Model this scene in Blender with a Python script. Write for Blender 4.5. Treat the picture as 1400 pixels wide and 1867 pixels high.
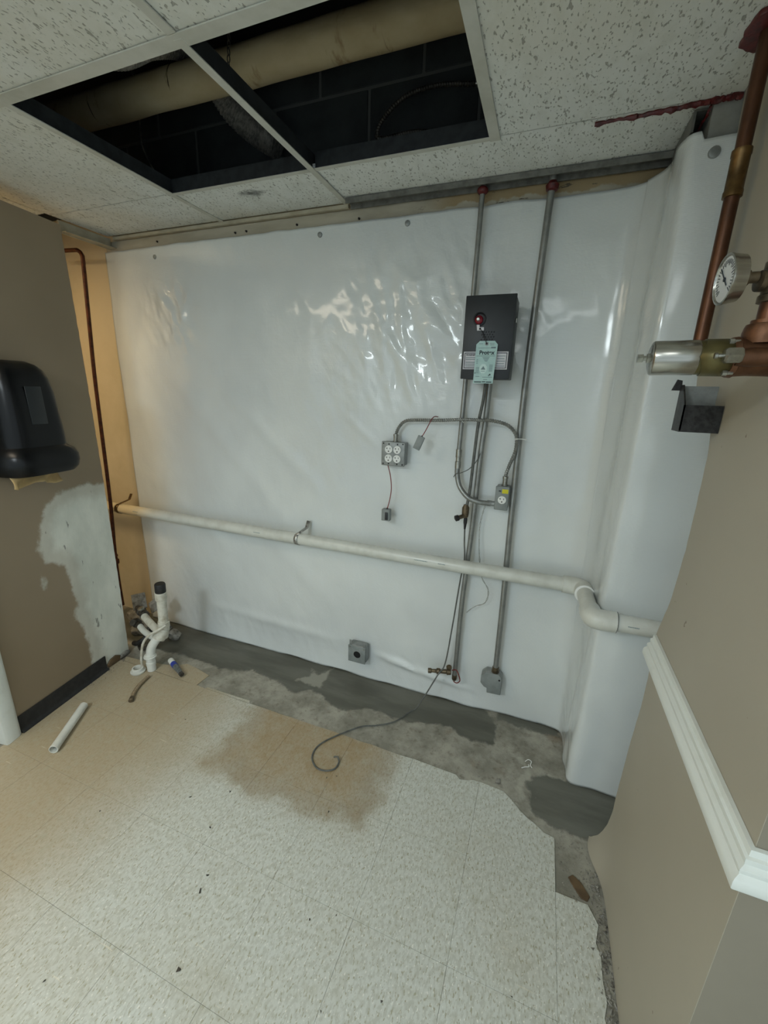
import bpy, bmesh, math, random
import numpy as np
from mathutils import Vector, Matrix, noise

for o in list(bpy.data.objects): bpy.data.objects.remove(o)
scene = bpy.context.scene
C = scene.collection
random.seed(7)

# ------------------------------------------------------------------ camera
def cam_axes(yaw, pitch, roll):
    cy, sy, cp, sp = math.cos(yaw), math.sin(yaw), math.cos(pitch), math.sin(pitch)
    f = Vector((sy*cp, cy*cp, sp)); r = Vector((cy, -sy, 0)); u = r.cross(f)
    return r*math.cos(roll)+u*math.sin(roll), u*math.cos(roll)-r*math.sin(roll), f
cd = bpy.data.cameras.new('camera'); cam = bpy.data.objects.new('camera', cd); C.objects.link(cam)
cr, cu, cf = cam_axes(-0.356728, -0.277606, 0.030254)
M = Matrix.Identity(4)
for i in range(3): M[i][0], M[i][1], M[i][2] = cr[i], cu[i], -cf[i]
M[2][3] = 1.45
cam.matrix_world = M
cd.sensor_fit = 'VERTICAL'; cd.sensor_height = 24.0; cd.lens = 752.5/1867*24.0; cd.clip_start = 0.02
scene.camera = cam

# ------------------------------------------------------------------ light and exposure
w = bpy.data.worlds.new('world'); scene.world = w; w.use_nodes = True
w.node_tree.nodes['Background'].inputs['Color'].default_value = (0.80, 0.94, 1.0, 1)
w.node_tree.nodes['Background'].inputs['Strength'].default_value = 0.80
LAMP_MAIN, LAMP_SIDE, LAMP_WARM, LAMP_HALL = 40.0, 4.5, 8.0, 15.0            # emission of the ceiling light panels
scene.view_settings.view_transform = 'Standard'
scene.view_settings.look = 'None'
scene.view_settings.exposure = 0.14
scene.view_settings.gamma = 1.0
scene.view_settings.use_curve_mapping = False

# ------------------------------------------------------------------ materials
def s(r, g, b):
    def f(c):
        c /= 255.0
        return c/12.92 if c <= 0.04045 else ((c+0.055)/1.055)**2.4
    return (f(r), f(g), f(b), 1)

class Mat:
    def __init__(self, name, rough=.5, metal=0., coord='Object'):
        self.m = bpy.data.materials.new(name); self.m.use_nodes = True
        self.nt = self.m.node_tree; self.b = self.nt.nodes['Principled BSDF']
        self.b.inputs['Roughness'].default_value = rough; self.b.inputs['Metallic'].default_value = metal
        self.tc = self.nt.nodes.new('ShaderNodeTexCoord'); self.co = self.tc.outputs[coord]
        self.h = None
    def node(self, t, **k):
        n = self.nt.nodes.new(t)
        for a, v in k.items(): setattr(n, a, v)
        return n
    def lk(self, a, b): self.nt.links.new(a, b)
    def put(self, sock, v):
        if hasattr(v, 'is_output') or isinstance(v, bpy.types.NodeSocket): self.lk(v, sock)
        else: sock.default_value = v
    def vec(self, scale=(1, 1, 1), rot=(0, 0, 0), loc=(0, 0, 0), src=None):
        n = self.node('ShaderNodeMapping'); self.lk(src or self.co, n.inputs[0])
        n.inputs['Scale'].default_value = scale; n.inputs['Rotation'].default_value = rot; n.inputs['Location'].default_value = loc
        return n.outputs[0]
    def noise(self, scale=5, detail=4, rough=.55, src=None, dist=0):
        n = self.node('ShaderNodeTexNoise'); self.lk(src or self.co, n.inputs['Vector'])
        n.inputs['Scale'].default_value = scale; n.inputs['Detail'].default_value = detail
        n.inputs['Roughness'].default_value = rough; n.inputs['Distortion'].default_value = dist
        return n.outputs['Fac']
    def voro(self, scale=5, src=None, out='Distance', feature='F1'):
        n = self.node('ShaderNodeTexVoronoi'); n.feature = feature
        self.lk(src or self.co, n.inputs['Vector']); n.inputs['Scale'].default_value = scale
        return n.outputs[out]
    def math(self, op, a, b=0., clamp=False):
        n = self.node('ShaderNodeMath', operation=op, use_clamp=clamp); self.put(n.inputs[0], a); self.put(n.inputs[1], b)
        return n.outputs[0]
    def step(self, v, lo, hi):
        n = self.node('ShaderNodeMapRange', interpolation_type='SMOOTHSTEP'); self.put(n.inputs['Value'], v)
        n.inputs['From Min'].default_value = lo; n.inputs['From Max'].default_value = hi
        return n.outputs['Result']
    def mix(self, f, a, b):
        n = self.node('ShaderNodeMix', data_type='RGBA'); self.put(n.inputs['Factor'], f)
        self.put(n.inputs['A'] if False else n.inputs[6], a); self.put(n.inputs[7], b)
        return n.outputs[2]
    def xyz(self, src=None):
        n = self.node('ShaderNodeSeparateXYZ'); self.lk(src or self.co, n.inputs[0]); return n.outputs
    def pos(self): return self.node('ShaderNodeNewGeometry').outputs['Position']
    def attr(self, name):
        return self.node('ShaderNodeAttribute', attribute_name=name).outputs['Fac']
    def col(self, v): self.put(self.b.inputs['Base Color'], v)
    def rough(self, v): self.put(self.b.inputs['Roughness'], v)
    def bump(self, h, strength=.3, dist=.002):
        n = self.node('ShaderNodeBump'); self.lk(h, n.inputs['Height'])
        n.inputs['Strength'].default_value = strength; n.inputs['Distance'].default_value = dist
        if self.h: self.lk(self.h, n.inputs['Normal'])
        self.h = n.outputs[0]; self.lk(self.h, self.b.inputs['Normal'])

def simple(name, c, c2=None, scale=18, rough=.5, metal=0., bump=0., bscale=60, lo=.35, hi=.7, stretch=(1, 1, 1)):
    m = Mat(name, rough, metal)
    v = m.vec(scale=stretch)
    if c2: m.col(m.mix(m.step(m.noise(scale, 5, .6, v), lo, hi), c, c2))
    else: m.col(c)
    if bump: m.bump(m.noise(bscale, 3, .6, v), bump, .002)
    return m.m

MT = {}
MT['pvc'] = simple('white_pvc', s(214, 216, 208), s(200, 200, 190), 12, .32)
MT['pvc_dirty'] = simple('stained_white_pvc', s(205, 203, 190), s(160, 150, 128), 30, .42, lo=.4, hi=.8)
MT['emt'] = simple('galvanised_conduit', s(152, 154, 150), s(126, 128, 125), 25, .36, .6, lo=.3, hi=.8)
MT['flex'] = simple('flexible_steel', s(150, 152, 147), s(120, 122, 118), 60, .4, .5)
MT['boxsteel'] = simple('stamped_steel_box', s(148, 152, 150), s(128, 132, 130), 30, .45, .3)
MT['strap'] = simple('zinc_strap', s(190, 190, 184), s(120, 120, 116), 90, .3, .55)
MT['greyplate'] = simple('grey_painted_metal', s(134, 140, 138), s(118, 124, 122), 20, .5)
MT['black_box'] = simple('black_powder_coat', s(24, 28, 31), s(30, 35, 38), 14, .42, bump=.06, bscale=400)
MT['black_plastic'] = simple('black_gloss_plastic', s(9, 10, 12), s(14, 15, 17), 9, .30)
MT['black_plastic'].node_tree.nodes['Principled BSDF'].inputs['Specular IOR Level'].default_value = .28
MT['black_rubber'] = simple('black_rubber', s(22, 22, 23), s(38, 37, 36), 40, .55)
MT['dark'] = simple('dark_recess', s(10, 10, 10), None, rough=.8)
MT['cable'] = simple('grey_cable_jacket', s(98, 100, 96), s(74, 76, 72), 40, .5)
MT['wire_red'] = simple('red_wire', s(120, 38, 34), rough=.45)
MT['copper'] = simple('aged_copper', s(106, 72, 52), s(68, 46, 34), 22, .38, .7, lo=.35, hi=.75, stretch=(1, 1, .35))
MT['copper_dark'] = simple('oxidised_copper_tube', s(92, 50, 26), s(58, 30, 18), 30, .5, .5)
MT['bronze'] = simple('cast_bronze', s(116, 82, 60), s(92, 64, 46), 35, .45, .75, bump=.25, bscale=90)
MT['brass'] = simple('tarnished_brass', s(112, 98, 76), s(70, 62, 50), 50, .45, .6)
MT['brass_fit'] = simple('yellow_brass_fitting', s(122, 96, 60), s(90, 70, 42), 30, .36, .8)
MT['steel'] = simple('brushed_stainless', s(186, 184, 176), s(160, 158, 150), 10, .25, .95, stretch=(1, 1, 14))
MT['olive'] = simple('olive_plated_bracket', s(104, 96, 60), s(86, 80, 50), 20, .4, .6)
MT['bolt'] = simple('zinc_bolt', s(176, 176, 168), s(140, 140, 132), 60, .3, .9)
MT['outlet'] = simple('white_outlet_nylon', s(226, 228, 224), rough=.35)
MT['paper_tag'] = simple('pale_green_card', s(178, 206, 202), s(166, 196, 194), 40, .7)
MT['paper_white'] = simple('printed_label', s(204, 204, 206), s(192, 190, 196), 50, .55)
MT['ink'] = simple('printing_ink', s(40, 48, 54), rough=.7)
MT['ink_soft'] = simple('grey_print', s(112, 132, 136), rough=.7)
MT['ink_white'] = simple('pale_print_seal', s(200, 222, 218), rough=.7)
MT['yellow'] = simple('yellow_sticker', s(206, 198, 24), rough=.5)
MT['red_lens'] = simple('dark_red_plastic', s(120, 26, 40), rough=.12)
MT['kraft'] = simple('brown_paper_towel', s(182, 158, 112), s(168, 142, 98), 14, .85)
MT['white_trim'] = simple('white_gloss_trim', s(222, 226, 220), s(204, 206, 196), 9, .38, lo=.5, hi=.8)
MT['cream_trim'] = simple('cream_painted_trim', s(176, 170, 150), s(156, 148, 126), 14, .6)
MT['sealant'] = simple('dark_red_sealant', s(92, 22, 20), s(58, 14, 14), 60, .45, bump=.5, bscale=150)
MT['channel'] = simple('grey_metal_channel', s(122, 122, 116), s(96, 96, 90), 30, .5, .35)
MT['tee_white'] = simple('white_ceiling_tee', s(196, 196, 186), s(180, 180, 168), 10, .5)
MT['tee_dark'] = simple('dark_tee_web', s(44, 48, 50), s(30, 33, 35), 30, .55)
MT['foil'] = simple('crinkled_aluminium', s(200, 198, 192), s(140, 138, 134), 60, .3, .6, bump=.6, bscale=160)
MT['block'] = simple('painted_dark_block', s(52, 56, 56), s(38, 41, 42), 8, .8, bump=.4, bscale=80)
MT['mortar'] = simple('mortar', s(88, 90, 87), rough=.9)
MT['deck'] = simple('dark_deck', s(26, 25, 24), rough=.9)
MT['rubble'] = simple('plaster_rubble', s(150, 148, 140), s(96, 92, 84), 40, .9, bump=.5, bscale=90)
MT['brown'] = simple('brown_stained_chip', s(104, 84, 58), s(78, 62, 42), 20, .7)
MT['braid'] = simple('braided_hose', s(170, 152, 124), s(126, 110, 86), 160, .45, .4)
MT['clear_hose'] = simple('grey_braided_connector', s(132, 138, 138), s(90, 94, 94), 120, .35, .5)
MT['blue'] = simple('blue_label', s(44, 62, 150), rough=.45)
MT['wood'] = simple('stained_wood', s(108, 70, 36), s(82, 50, 26), 10, .5, stretch=(1, 1, .1))
MT['glass_dial'] = simple('white_dial', s(205, 208, 208), rough=.2)
MT['galv_dark'] = simple('dark_galvanised_bracket', s(66, 66, 66), s(42, 42, 42), 60, .45, .6, bump=.3, bscale=120)
MT['darkpipe'] = simple('grimy_pipe', s(84, 80, 72), s(48, 46, 42), 40, .5, .4)

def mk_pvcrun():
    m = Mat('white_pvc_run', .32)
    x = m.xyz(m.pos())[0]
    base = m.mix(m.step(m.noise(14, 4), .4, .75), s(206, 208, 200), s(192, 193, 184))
    m.col(m.mix(m.step(x, -2.02, -2.2), base, s(212, 196, 160)))  # warm light on the pipe's left end is put into its colour
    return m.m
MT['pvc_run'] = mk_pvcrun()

def mk_sheet():
    m = Mat('white_woven_poly_sheet', .36)
    p = m.pos()
    v = m.vec(src=p)
    m.col(m.mix(m.step(m.noise(2.2, 3, .5, v), .35, .7), s(214, 219, 217), s(205, 210, 209)))
    m.rough(m.math('ADD', m.math('MULTIPLY', m.noise(1.7, 2, .5, v), .12), .17))
    m.b.inputs['Specular IOR Level'].default_value = .45
    m.b.inputs['Coat Weight'].default_value = .8; m.b.inputs['Coat Roughness'].default_value = .11
    wr = m.noise(9, 5, .62, m.vec((1, 1, .55), (0, .6, 0), src=p), .6)
    m.bump(wr, .30, .012)
    ridg = m.math('ABSOLUTE', m.math('SUBTRACT', m.noise(16, 3, .55, m.vec((1, 1, 1), (0, -.5, 0), src=p), .8), .5))
    m.bump(ridg, .18, .008)
    wh = m.node('ShaderNodeTexWave', wave_type='BANDS', bands_direction='Z'); m.lk(p, wh.inputs[0])
    wh.inputs['Scale'].default_value = 75; wh.inputs['Distortion'].default_value = .8; wh.inputs['Detail'].default_value = 1
    m.bump(wh.outputs['Fac'], .16, .0012)
    return m.m
MT['sheet'] = mk_sheet()

def mk_vct():
    m = Mat('speckled_vinyl_tile', .36)
    p = m.pos(); x, y, z = m.xyz(p)
    rnd = m.node('ShaderNodeObjectInfo').outputs['Random']
    # flecks: elongated chips in two directions
    v1 = m.vec((1, .45, 1), (0, 0, .75), src=p); v2 = m.vec((1, .5, 1), (0, 0, -.5), src=p)
    f1 = m.noise(190, 2, .5, v1); f2 = m.noise(120, 2, .5, v2); f3 = m.noise(210, 2, .5, v2)
    base = m.mix(m.step(f2, .44, .62), s(200, 203, 195), s(185, 187, 177))
    base = m.mix(m.step(f1, .58, .66), base, s(160, 158, 138))
    base = m.mix(m.step(f3, .62, .70), base, s(226, 225, 216))
    base = m.mix(m.math('MULTIPLY', rnd, .10), base, s(170, 166, 146))
    # large soft grime
    big = m.noise(1.7, 4, .6, m.vec(src=p)); base = m.mix(m.math('MULTIPLY', m.step(big, .48, .75), .4), base, s(164, 154, 128))
    # rust coloured footprint of a removed appliance
    nb = m.math('MULTIPLY', m.math('SUBTRACT', m.noise(4.2, 6, .7, m.vec(src=p)), .5), .34)
    dx = m.math('SUBTRACT', m.math('ABSOLUTE', m.math('ADD', x, .77)), .35)
    dy = m.math('SUBTRACT', m.math('ABSOLUTE', m.math('ADD', y, -1.215)), .235)
    d = m.math('ADD', m.math('MAXIMUM', dx, dy), nb)
    st = m.math('SUBTRACT', 1.0, m.step(d, -.16, .09))
    st = m.math('MULTIPLY', st, m.math('ADD', .45, m.math('MULTIPLY', m.noise(11, 5, .7, m.vec(src=p)), .5)))
    base = m.mix(st, base, s(142, 112, 56))
    # darker rim of the stain
    rim = m.math('MULTIPLY', m.step(d, -.13, -.03), m.math('SUBTRACT', 1.0, m.step(d, -.03, .04)))
    base = m.mix(m.math('MULTIPLY', rim, m.math('MULTIPLY', m.noise(7, 4, .6, m.vec(src=p)), .7)), base, s(122, 102, 66))
    # tan dirt towards the sink corner, deepened to paint in dimmer warm light
    dirt = m.math('MULTIPLY', m.step(m.math('ADD', x, m.math('MULTIPLY', nb, 1.2)), -.95, -1.55), .75)
    base = m.mix(dirt, base, s(158, 138, 102))
    med = m.noise(34, 3, .6, m.vec(src=p)); base = m.mix(m.math('MULTIPLY', m.step(med, .5, .68), .30), base, s(166, 164, 144))
    # scuffs and small black specks
    sp = m.step(m.voro(16, m.vec((1, .6, 1), (0, 0, .6), src=p)), .045, .03)
    spn = m.step(m.noise(3.1, 2, .5, m.vec(src=p)), .56, .62)
    base = m.mix(m.math('MULTIPLY', sp, spn), base, s(72, 68, 58))
    scr = m.math('MULTIPLY', m.step(m.noise(9, 2, .4, m.vec((1, 14, 1), (0, 0, .2), src=p)), .70, .76), m.step(big, .5, .62))
    base = m.mix(m.math('MULTIPLY', scr, .5), base, s(222, 214, 190))
    m.col(base)
    m.rough(m.math('ADD', .30, m.math('MULTIPLY', m.noise(6, 4, .6, m.vec(src=p)), .26)))
    m.bump(m.noise(40, 3, .5, m.vec(src=p)), .10, .002)
    return m.m
MT['vct'] = mk_vct()

def mk_concrete():
    m = Mat('bare_concrete', .62)
    p = m.pos(); v = m.vec(src=p)
    n1 = m.noise(7, 6, .68, v); n2 = m.noise(34, 5, .7, v)
    light = m.mix(m.step(n1, .35, .68), s(128, 126, 114), s(166, 163, 150))
    light = m.mix(m.math('MULTIPLY', m.step(n2, .5, .72), .6), light, s(98, 90, 76))
    light = m.mix(m.math('MULTIPLY', m.step(m.noise(3.3, 4, .6, v), .56, .68), .5), light, s(118, 96, 70))
    dark = m.mix(m.step(m.noise(5, 4, .6, m.vec((.5, 2.2, 1), src=p)), .35, .7), s(86, 86, 76), s(106, 106, 96))
    edge = m.math('ADD', m.attr('cement'), m.math('MULTIPLY', m.math('SUBTRACT', m.noise(26, 4, .6, v), .5), .05))
    f = m.step(edge, .008, -.008)
    c = m.mix(f, light, dark)
    pe = m.math('ADD', m.attr('pale'), m.math('MULTIPLY', m.math('SUBTRACT', m.noise(30, 4, .6, v), .5), .05))
    c = m.mix(m.math('MULTIPLY', m.step(pe, .006, -.012), .55), c, s(176, 174, 160))
    m.col(c)
    m.rough(m.math('SUBTRACT', .74, m.math('MULTIPLY', f, .30)))
    hgt = m.math('MULTIPLY', m.math('ADD', n1, m.math('MULTIPLY', n2, .5)), m.math('SUBTRACT', 1.0, m.math('MULTIPLY', f, .85)))
    m.bump(hgt, .5, .008)
    return m.m
MT['concrete'] = mk_concrete()

def mk_leftwall():
    m = Mat('taupe_painted_drywall', .55)
    p = m.pos(); v = m.vec(src=p)
    paint = m.mix(m.step(m.noise(2.2, 3, .5, v), .3, .7), s(146, 130, 107), s(138, 122, 99))
    sd = m.attr('patch')
    e = m.math('ADD', sd, m.math('MULTIPLY', m.math('SUBTRACT', m.noise(13, 5, .65, v), .5), .075))
    f = m.step(e, .012, -.012)
    f2 = m.step(e, -.03, -.09)
    sk = m.mix(m.step(m.noise(6, 5, .6, m.vec((1, 1, .5), src=p)), .35, .7), s(228, 229, 218), s(204, 207, 196))
    sk = m.mix(m.math('MULTIPLY', m.step(m.noise(30, 3, .6, m.vec((1, 1, .4), src=p)), .66, .72), .7), sk, s(92, 92, 84))
    skim = m.mix(.35, sk, paint)
    c = m.mix(f, paint, m.mix(f2, skim, sk))
    m.col(c); m.rough(m.math('ADD', .5, m.math('MULTIPLY', f, .25)))
    m.bump(m.math('MULTIPLY', f, m.noise(14, 5, .6, v)), .4, .004)
    m.bump(m.noise(120, 2, .5, v), .05, .001)
    return m.m
MT['leftwall'] = mk_leftwall()
def mk_rightwall():
    m = Mat('beige_painted_drywall', .5)
    p = m.pos(); v = m.vec(src=p)
    c = m.mix(m.step(m.noise(1.8, 3, .5, v), .3, .7), s(172, 166, 150), s(165, 158, 141))
    c = m.mix(m.step(m.noise(22, 3, .7, v), .735, .76), c, s(120, 108, 90))
    m.col(c); m.bump(m.noise(150, 2, .5, v), .06, .001); m.bump(m.noise(3, 2, .5, v), .1, .01)
    return m.m
MT['rightwall'] = mk_rightwall()
MT['returnwall'] = simple('shaded_beige_drywall', s(136, 129, 114), s(130, 123, 108), 2, .5)  # darker copy of the right wall colour, with the face's shade mixed in
MT['tanwall'] = simple('tan_painted_wall', s(206, 190, 156), s(192, 176, 140), 3, .7, bump=.1, bscale=30)
MT['pier'] = simple('grey_plaster_pier', s(146, 146, 138), s(128, 128, 120), 14, .8, bump=.2, bscale=40)
MT['gyp'] = simple('gypsum_core', s(168, 164, 154), s(120, 112, 100), 30, .9, bump=.4, bscale=80)
def mk_band():
    m = Mat('peeling_cream_band', .6)
    p = m.pos(); x, y, z = m.xyz(p); v = m.vec((.35, 1, 1.6), src=p)
    base = m.mix(m.step(m.noise(8, 4, .6, v), .35, .7), s(176, 170, 152), s(156, 150, 132))
    t = m.math('MULTIPLY', m.step(x, -.55, -.4), m.step(m.math('ADD', z, m.math('MULTIPLY', m.noise(14, 4, .6, m.vec(src=p)), .06)), 2.158, 2.166))
    c = m.mix(t, base, s(150, 132, 98))
    c = m.mix(m.math('MULTIPLY', m.step(x, -.6, -.45), m.step(m.noise(38, 5, .7, v), .60, .66)), c, s(84, 76, 62))
    m.col(c); m.bump(m.noise(50, 4, .6, m.vec(src=p)), .4, .003)
    return m.m
MT['band'] = mk_band()
def mk_acoustic():
    m = Mat('fissured_acoustic_tile', .9)
    p = m.pos(); x, y, z = m.xyz(p)
    v = m.vec((1, .5, 1), (0, 0, .5), src=p); v2 = m.vec((1, .42, 1), (0, 0, -.4), src=p)
    holes = m.step(m.noise(150, 2, .5, v), .39, .33)
    holes2 = m.step(m.noise(85, 2, .5, v2), .33, .28)
    c = m.mix(m.step(m.noise(30, 4, .6, v), .4, .7), s(222, 225, 220), s(212, 215, 208))
    c = m.mix(m.math('MULTIPLY', m.step(m.noise(1.5, 2, .5, m.vec(src=p)), .42, .6), .25), c, s(190, 180, 150))
    c = m.mix(m.math('MULTIPLY', m.math('MAXIMUM', holes, holes2), .6), c, s(104, 100, 88))
    # mould bloom with its own ragged shape
    dx = m.math('ADD', x, 1.165); dy = m.math('ADD', y, -1.555)
    r = m.math('SQRT', m.math('ADD', m.math('MULTIPLY', m.math('MULTIPLY', dx, dx), .6), m.math('MULTIPLY', m.math('MULTIPLY', dy, dy), 2.2)))
    r = m.math('ADD', r, m.math('MULTIPLY', m.math('SUBTRACT', m.noise(40, 4, .7, m.vec(src=p)), .5), .10))
    c = m.mix(m.math('MULTIPLY', m.step(r, .06, .0), .85), c, s(40, 38, 34))
    m.col(c)
    m.bump(m.math('SUBTRACT', 1.0, m.math('MAXIMUM', holes, holes2)), .5, .004)
    m.bump(m.noise(200, 2, .5, m.vec(src=p)), .15, .001)
    return m.m
MT['acoustic'] = mk_acoustic()
def mk_insul():
    m = Mat('stained_pipe_jacket', .8)
    p = m.pos(); v = m.vec((.6, 1, 1), src=p)
    c = m.mix(m.step(m.noise(6, 5, .6, v), .3, .7), s(190, 178, 146), s(172, 156, 120))
    c = m.mix(m.step(m.noise(9, 5, .65, m.vec((1, .4, .4), src=p)), .58, .72), c, s(122, 90, 52))
    c = m.mix(m.step(m.noise(13, 4, .7, m.vec((2.2, .3, .3), src=p), 1.0), .66, .72), c, s(58, 42, 26))
    m.col(c); m.bump(m.noise(16, 4, .6, v), .4, .006)
    return m.m
MT['insul'] = mk_insul()
def mk_emit(name, col, strength):
    m = Mat(name); m.b.inputs['Emission Color'].default_value = col; m.b.inputs['Emission Strength'].default_value = strength
    m.col((.8, .8, .8, 1)); return m.m
MT['lamp'] = mk_emit('lit_diffuser', (0.86, 0.96, 1.0, 1), LAMP_MAIN)
MT['lamp_side'] = mk_emit('lit_side_diffuser', (0.92, 0.98, 1.0, 1), LAMP_SIDE)
MT['lamp_hall'] = mk_emit('lit_hall_diffuser', (1.0, 0.78, 0.48, 1), LAMP_HALL)
MT['lamp_warm'] = mk_emit('lit_warm_diffuser', (1.0, 0.86, 0.66, 1), LAMP_WARM)

# ------------------------------------------------------------------ mesh helpers
V = Vector
def perp(d):
    d = V(d).normalized(); a = V((0, 0, 1)) if abs(d.z) < .9 else V((1, 0, 0))
    u = d.cross(a).normalized(); return u, d.cross(u).normalized()

def smoothpath(pts, sub=6, closed=False):
    P = [V(p) for p in pts]
    if len(P) < 3: return P
    out = []; n = len(P)
    for i in range(n-1):
        p0 = P[max(i-1, 0)]; p1 = P[i]; p2 = P[i+1]; p3 = P[min(i+2, n-1)]
        for k in range(sub):
            t = k/sub
            out.append(.5*((2*p1)+(p2-p0)*t+(2*p0-5*p1+4*p2-p3)*t*t+(3*p1-p0-3*p2+p3)*t**3))
    out.append(P[-1]); return out

class MB:
    def __init__(self): self.v = []; self.f = []
    def add(self, vs, fs):
        b = len(self.v); self.v += [tuple(x) for x in vs]; self.f += [tuple(b+i for i in f) for f in fs]; return self
    def box(self, lo, hi):
        x0, y0, z0 = lo; x1, y1, z1 = hi
        return self.add([(x0, y0, z0), (x1, y0, z0), (x1, y1, z0), (x0, y1, z0), (x0, y0, z1), (x1, y0, z1), (x1, y1, z1), (x0, y1, z1)],
                        [(0, 3, 2, 1), (4, 5, 6, 7), (0, 1, 5, 4), (1, 2, 6, 5), (2, 3, 7, 6), (3, 0, 4, 7)])
    def obox(self, c, a, b, d):
        c, a, b, d = V(c), V(a), V(b), V(d)
        vs = [c+a*i+b*j+d*k for k in (-1, 1) for i, j in ((-1, -1), (1, -1), (1, 1), (-1, 1))]
        return self.add(vs, [(0, 3, 2, 1), (4, 5, 6, 7), (0, 1, 5, 4), (1, 2, 6, 5), (2, 3, 7, 6), (3, 0, 4, 7)])
    def lathe(self, o, d, prof, n=20, cap=True):
        o = V(o); d = V(d).normalized(); u, w_ = perp(d); rings = []
        b = len(self.v)
        for t, r in prof:
            for k in range(n):
                a = 2*math.pi*k/n; self.v.append(tuple(o+d*t+(u*math.cos(a)+w_*math.sin(a))*r))
        m = len(prof)
        for i in range(m-1):
            for k in range(n):
                k2 = (k+1) % n; self.f.append((b+i*n+k, b+i*n+k2, b+(i+1)*n+k2, b+(i+1)*n+k))
        if cap:
            self.f.append(tuple(b+k for k in range(n))[::-1]); self.f.append(tuple(b+(m-1)*n+k for k in range(n)))
        return self
    def cyl(self, p0, p1, r, r1=None, n=20):
        p0, p1 = V(p0), V(p1); L = (p1-p0).length
        return self.lathe(p0, p1-p0, [(0, r), (L, r if r1 is None else r1)], n)
    def tube(self, pts, r, n=10, sub=6, rf=None, smooth=True):
        P = smoothpath(pts, sub) if smooth else [V(p) for p in pts]
        b = len(self.v); u = None; m = len(P)
        for i, p in enumerate(P):
            d = (P[min(i+1, m-1)]-P[max(i-1, 0)]).normalized()
            if u is None: u, w_ = perp(d)
            else:
                u = (u-d*u.dot(d))
                u = u.normalized() if u.length > 1e-6 else perp(d)[0]
            w_ = d.cross(u)
            rr = r*(rf(i/(m-1)) if rf else 1)
            for k in range(n):
                a = 2*math.pi*k/n; self.v.append(tuple(p+(u*math.cos(a)+w_*math.sin(a))*rr))
        for i in range(m-1):
            for k in range(n):
                k2 = (k+1) % n; self.f.append((b+i*n+k, b+i*n+k2, b+(i+1)*n+k2, b+(i+1)*n+k))
        self.f.append(tuple(b+k for k in range(n))[::-1]); self.f.append(tuple(b+(m-1)*n+k for k in range(n)))
        return self
    def sphere(self, c, r, sc=(1, 1, 1), n=16, m=10):
        c = V(c); b = len(self.v)
        for i in range(m+1):
            th = math.pi*i/m
            for k in range(n):
                a = 2*math.pi*k/n
                self.v.append((c.x+r*sc[0]*math.sin(th)*math.cos(a), c.y+r*sc[1]*math.sin(th)*math.sin(a), c.z+r*sc[2]*math.cos(th)))
        for i in range(m):
            for k in range(n):
                k2 = (k+1) % n; self.f.append((b+i*n+k, b+(i+1)*n+k, b+(i+1)*n+k2, b+i*n+k2))
        return self
    def prism(self, poly, ext):
        ext = V(ext); P = [V(p) for p in poly]; n = len(P)
        return self.add(P+[p+ext for p in P], [tuple(range(n))[::-1], tuple(range(n, 2*n))]+[(i, (i+1) % n, n+(i+1) % n, n+i) for i in range(n)])
    def grid(self, fn, nu, nv):
        b = len(self.v)
        for j in range(nv+1):
            for i in range(nu+1): self.v.append(tuple(fn(i/nu, j/nv)))
        for j in range(nv):
            for i in range(nu):
                a = b+j*(nu+1)+i; self.f.append((a, a+1, a+nu+2, a+nu+1))
        return self
    def mesh(self, name, mat, org, bevel=0, seg=2, merge=True):
        me = bpy.data.meshes.new(name)
        me.from_pydata([tuple(V(p)-org) for p in self.v], [], self.f); me.update()
        bm = bmesh.new(); bm.from_mesh(me)
        if merge: bmesh.ops.remove_doubles(bm, verts=bm.verts, dist=1e-6)
        bmesh.ops.recalc_face_normals(bm, faces=bm.faces)
        if bevel:
            ed = [e for e in bm.edges if len(e.link_faces) == 2 and e.calc_face_angle(0) > .6]
            bmesh.ops.bevel(bm, geom=ed, offset=bevel, segments=seg, affect='EDGES', profile=.5, clamp_overlap=True)
        bm.to_mesh(me); bm.free()
        me.shade_smooth(); me.set_sharp_from_angle(angle=math.radians(38))
        me.materials.append(MT[mat] if isinstance(mat, str) else mat)
        return me
    def build(self, name, mat, parent=None, bevel=0, seg=2, merge=True, label=None):
        if parent is None:
            a = np.array(self.v); org = V(((a[:, 0].min()+a[:, 0].max())/2, (a[:, 1].min()+a[:, 1].max())/2, a[:, 2].min()))
        else: org = ORG[parent.name]
        o = bpy.data.objects.new(name, self.mesh(name, mat, org, bevel, seg, merge)); C.objects.link(o)
        ORG[o.name] = org
        if parent is None: o.location = org
        else: o.parent = parent
        if label: o['label'] = label
        return o
ORG = {}
def thing(name, loc, label, cat, group=None):
    o = bpy.data.objects.new(name, None); C.objects.link(o); o.location = loc; o.empty_display_size = .03
    ORG[o.name] = V(loc); return tag(o, label, cat, group)
def tag(o, label, cat, group=None):
    o['label'] = label; o['category'] = cat
    if group: o['group'] = group
    return o
def struct(o, label=None):
    o['kind'] = 'structure'
    if label: o['label'] = label
    return o
def dup_child(src, parent, offset=(0, 0, 0)):
    c = src.copy(); C.objects.link(c); c.parent = parent; c.location = offset; ORG[c.name] = ORG[src.name]; return c

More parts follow.
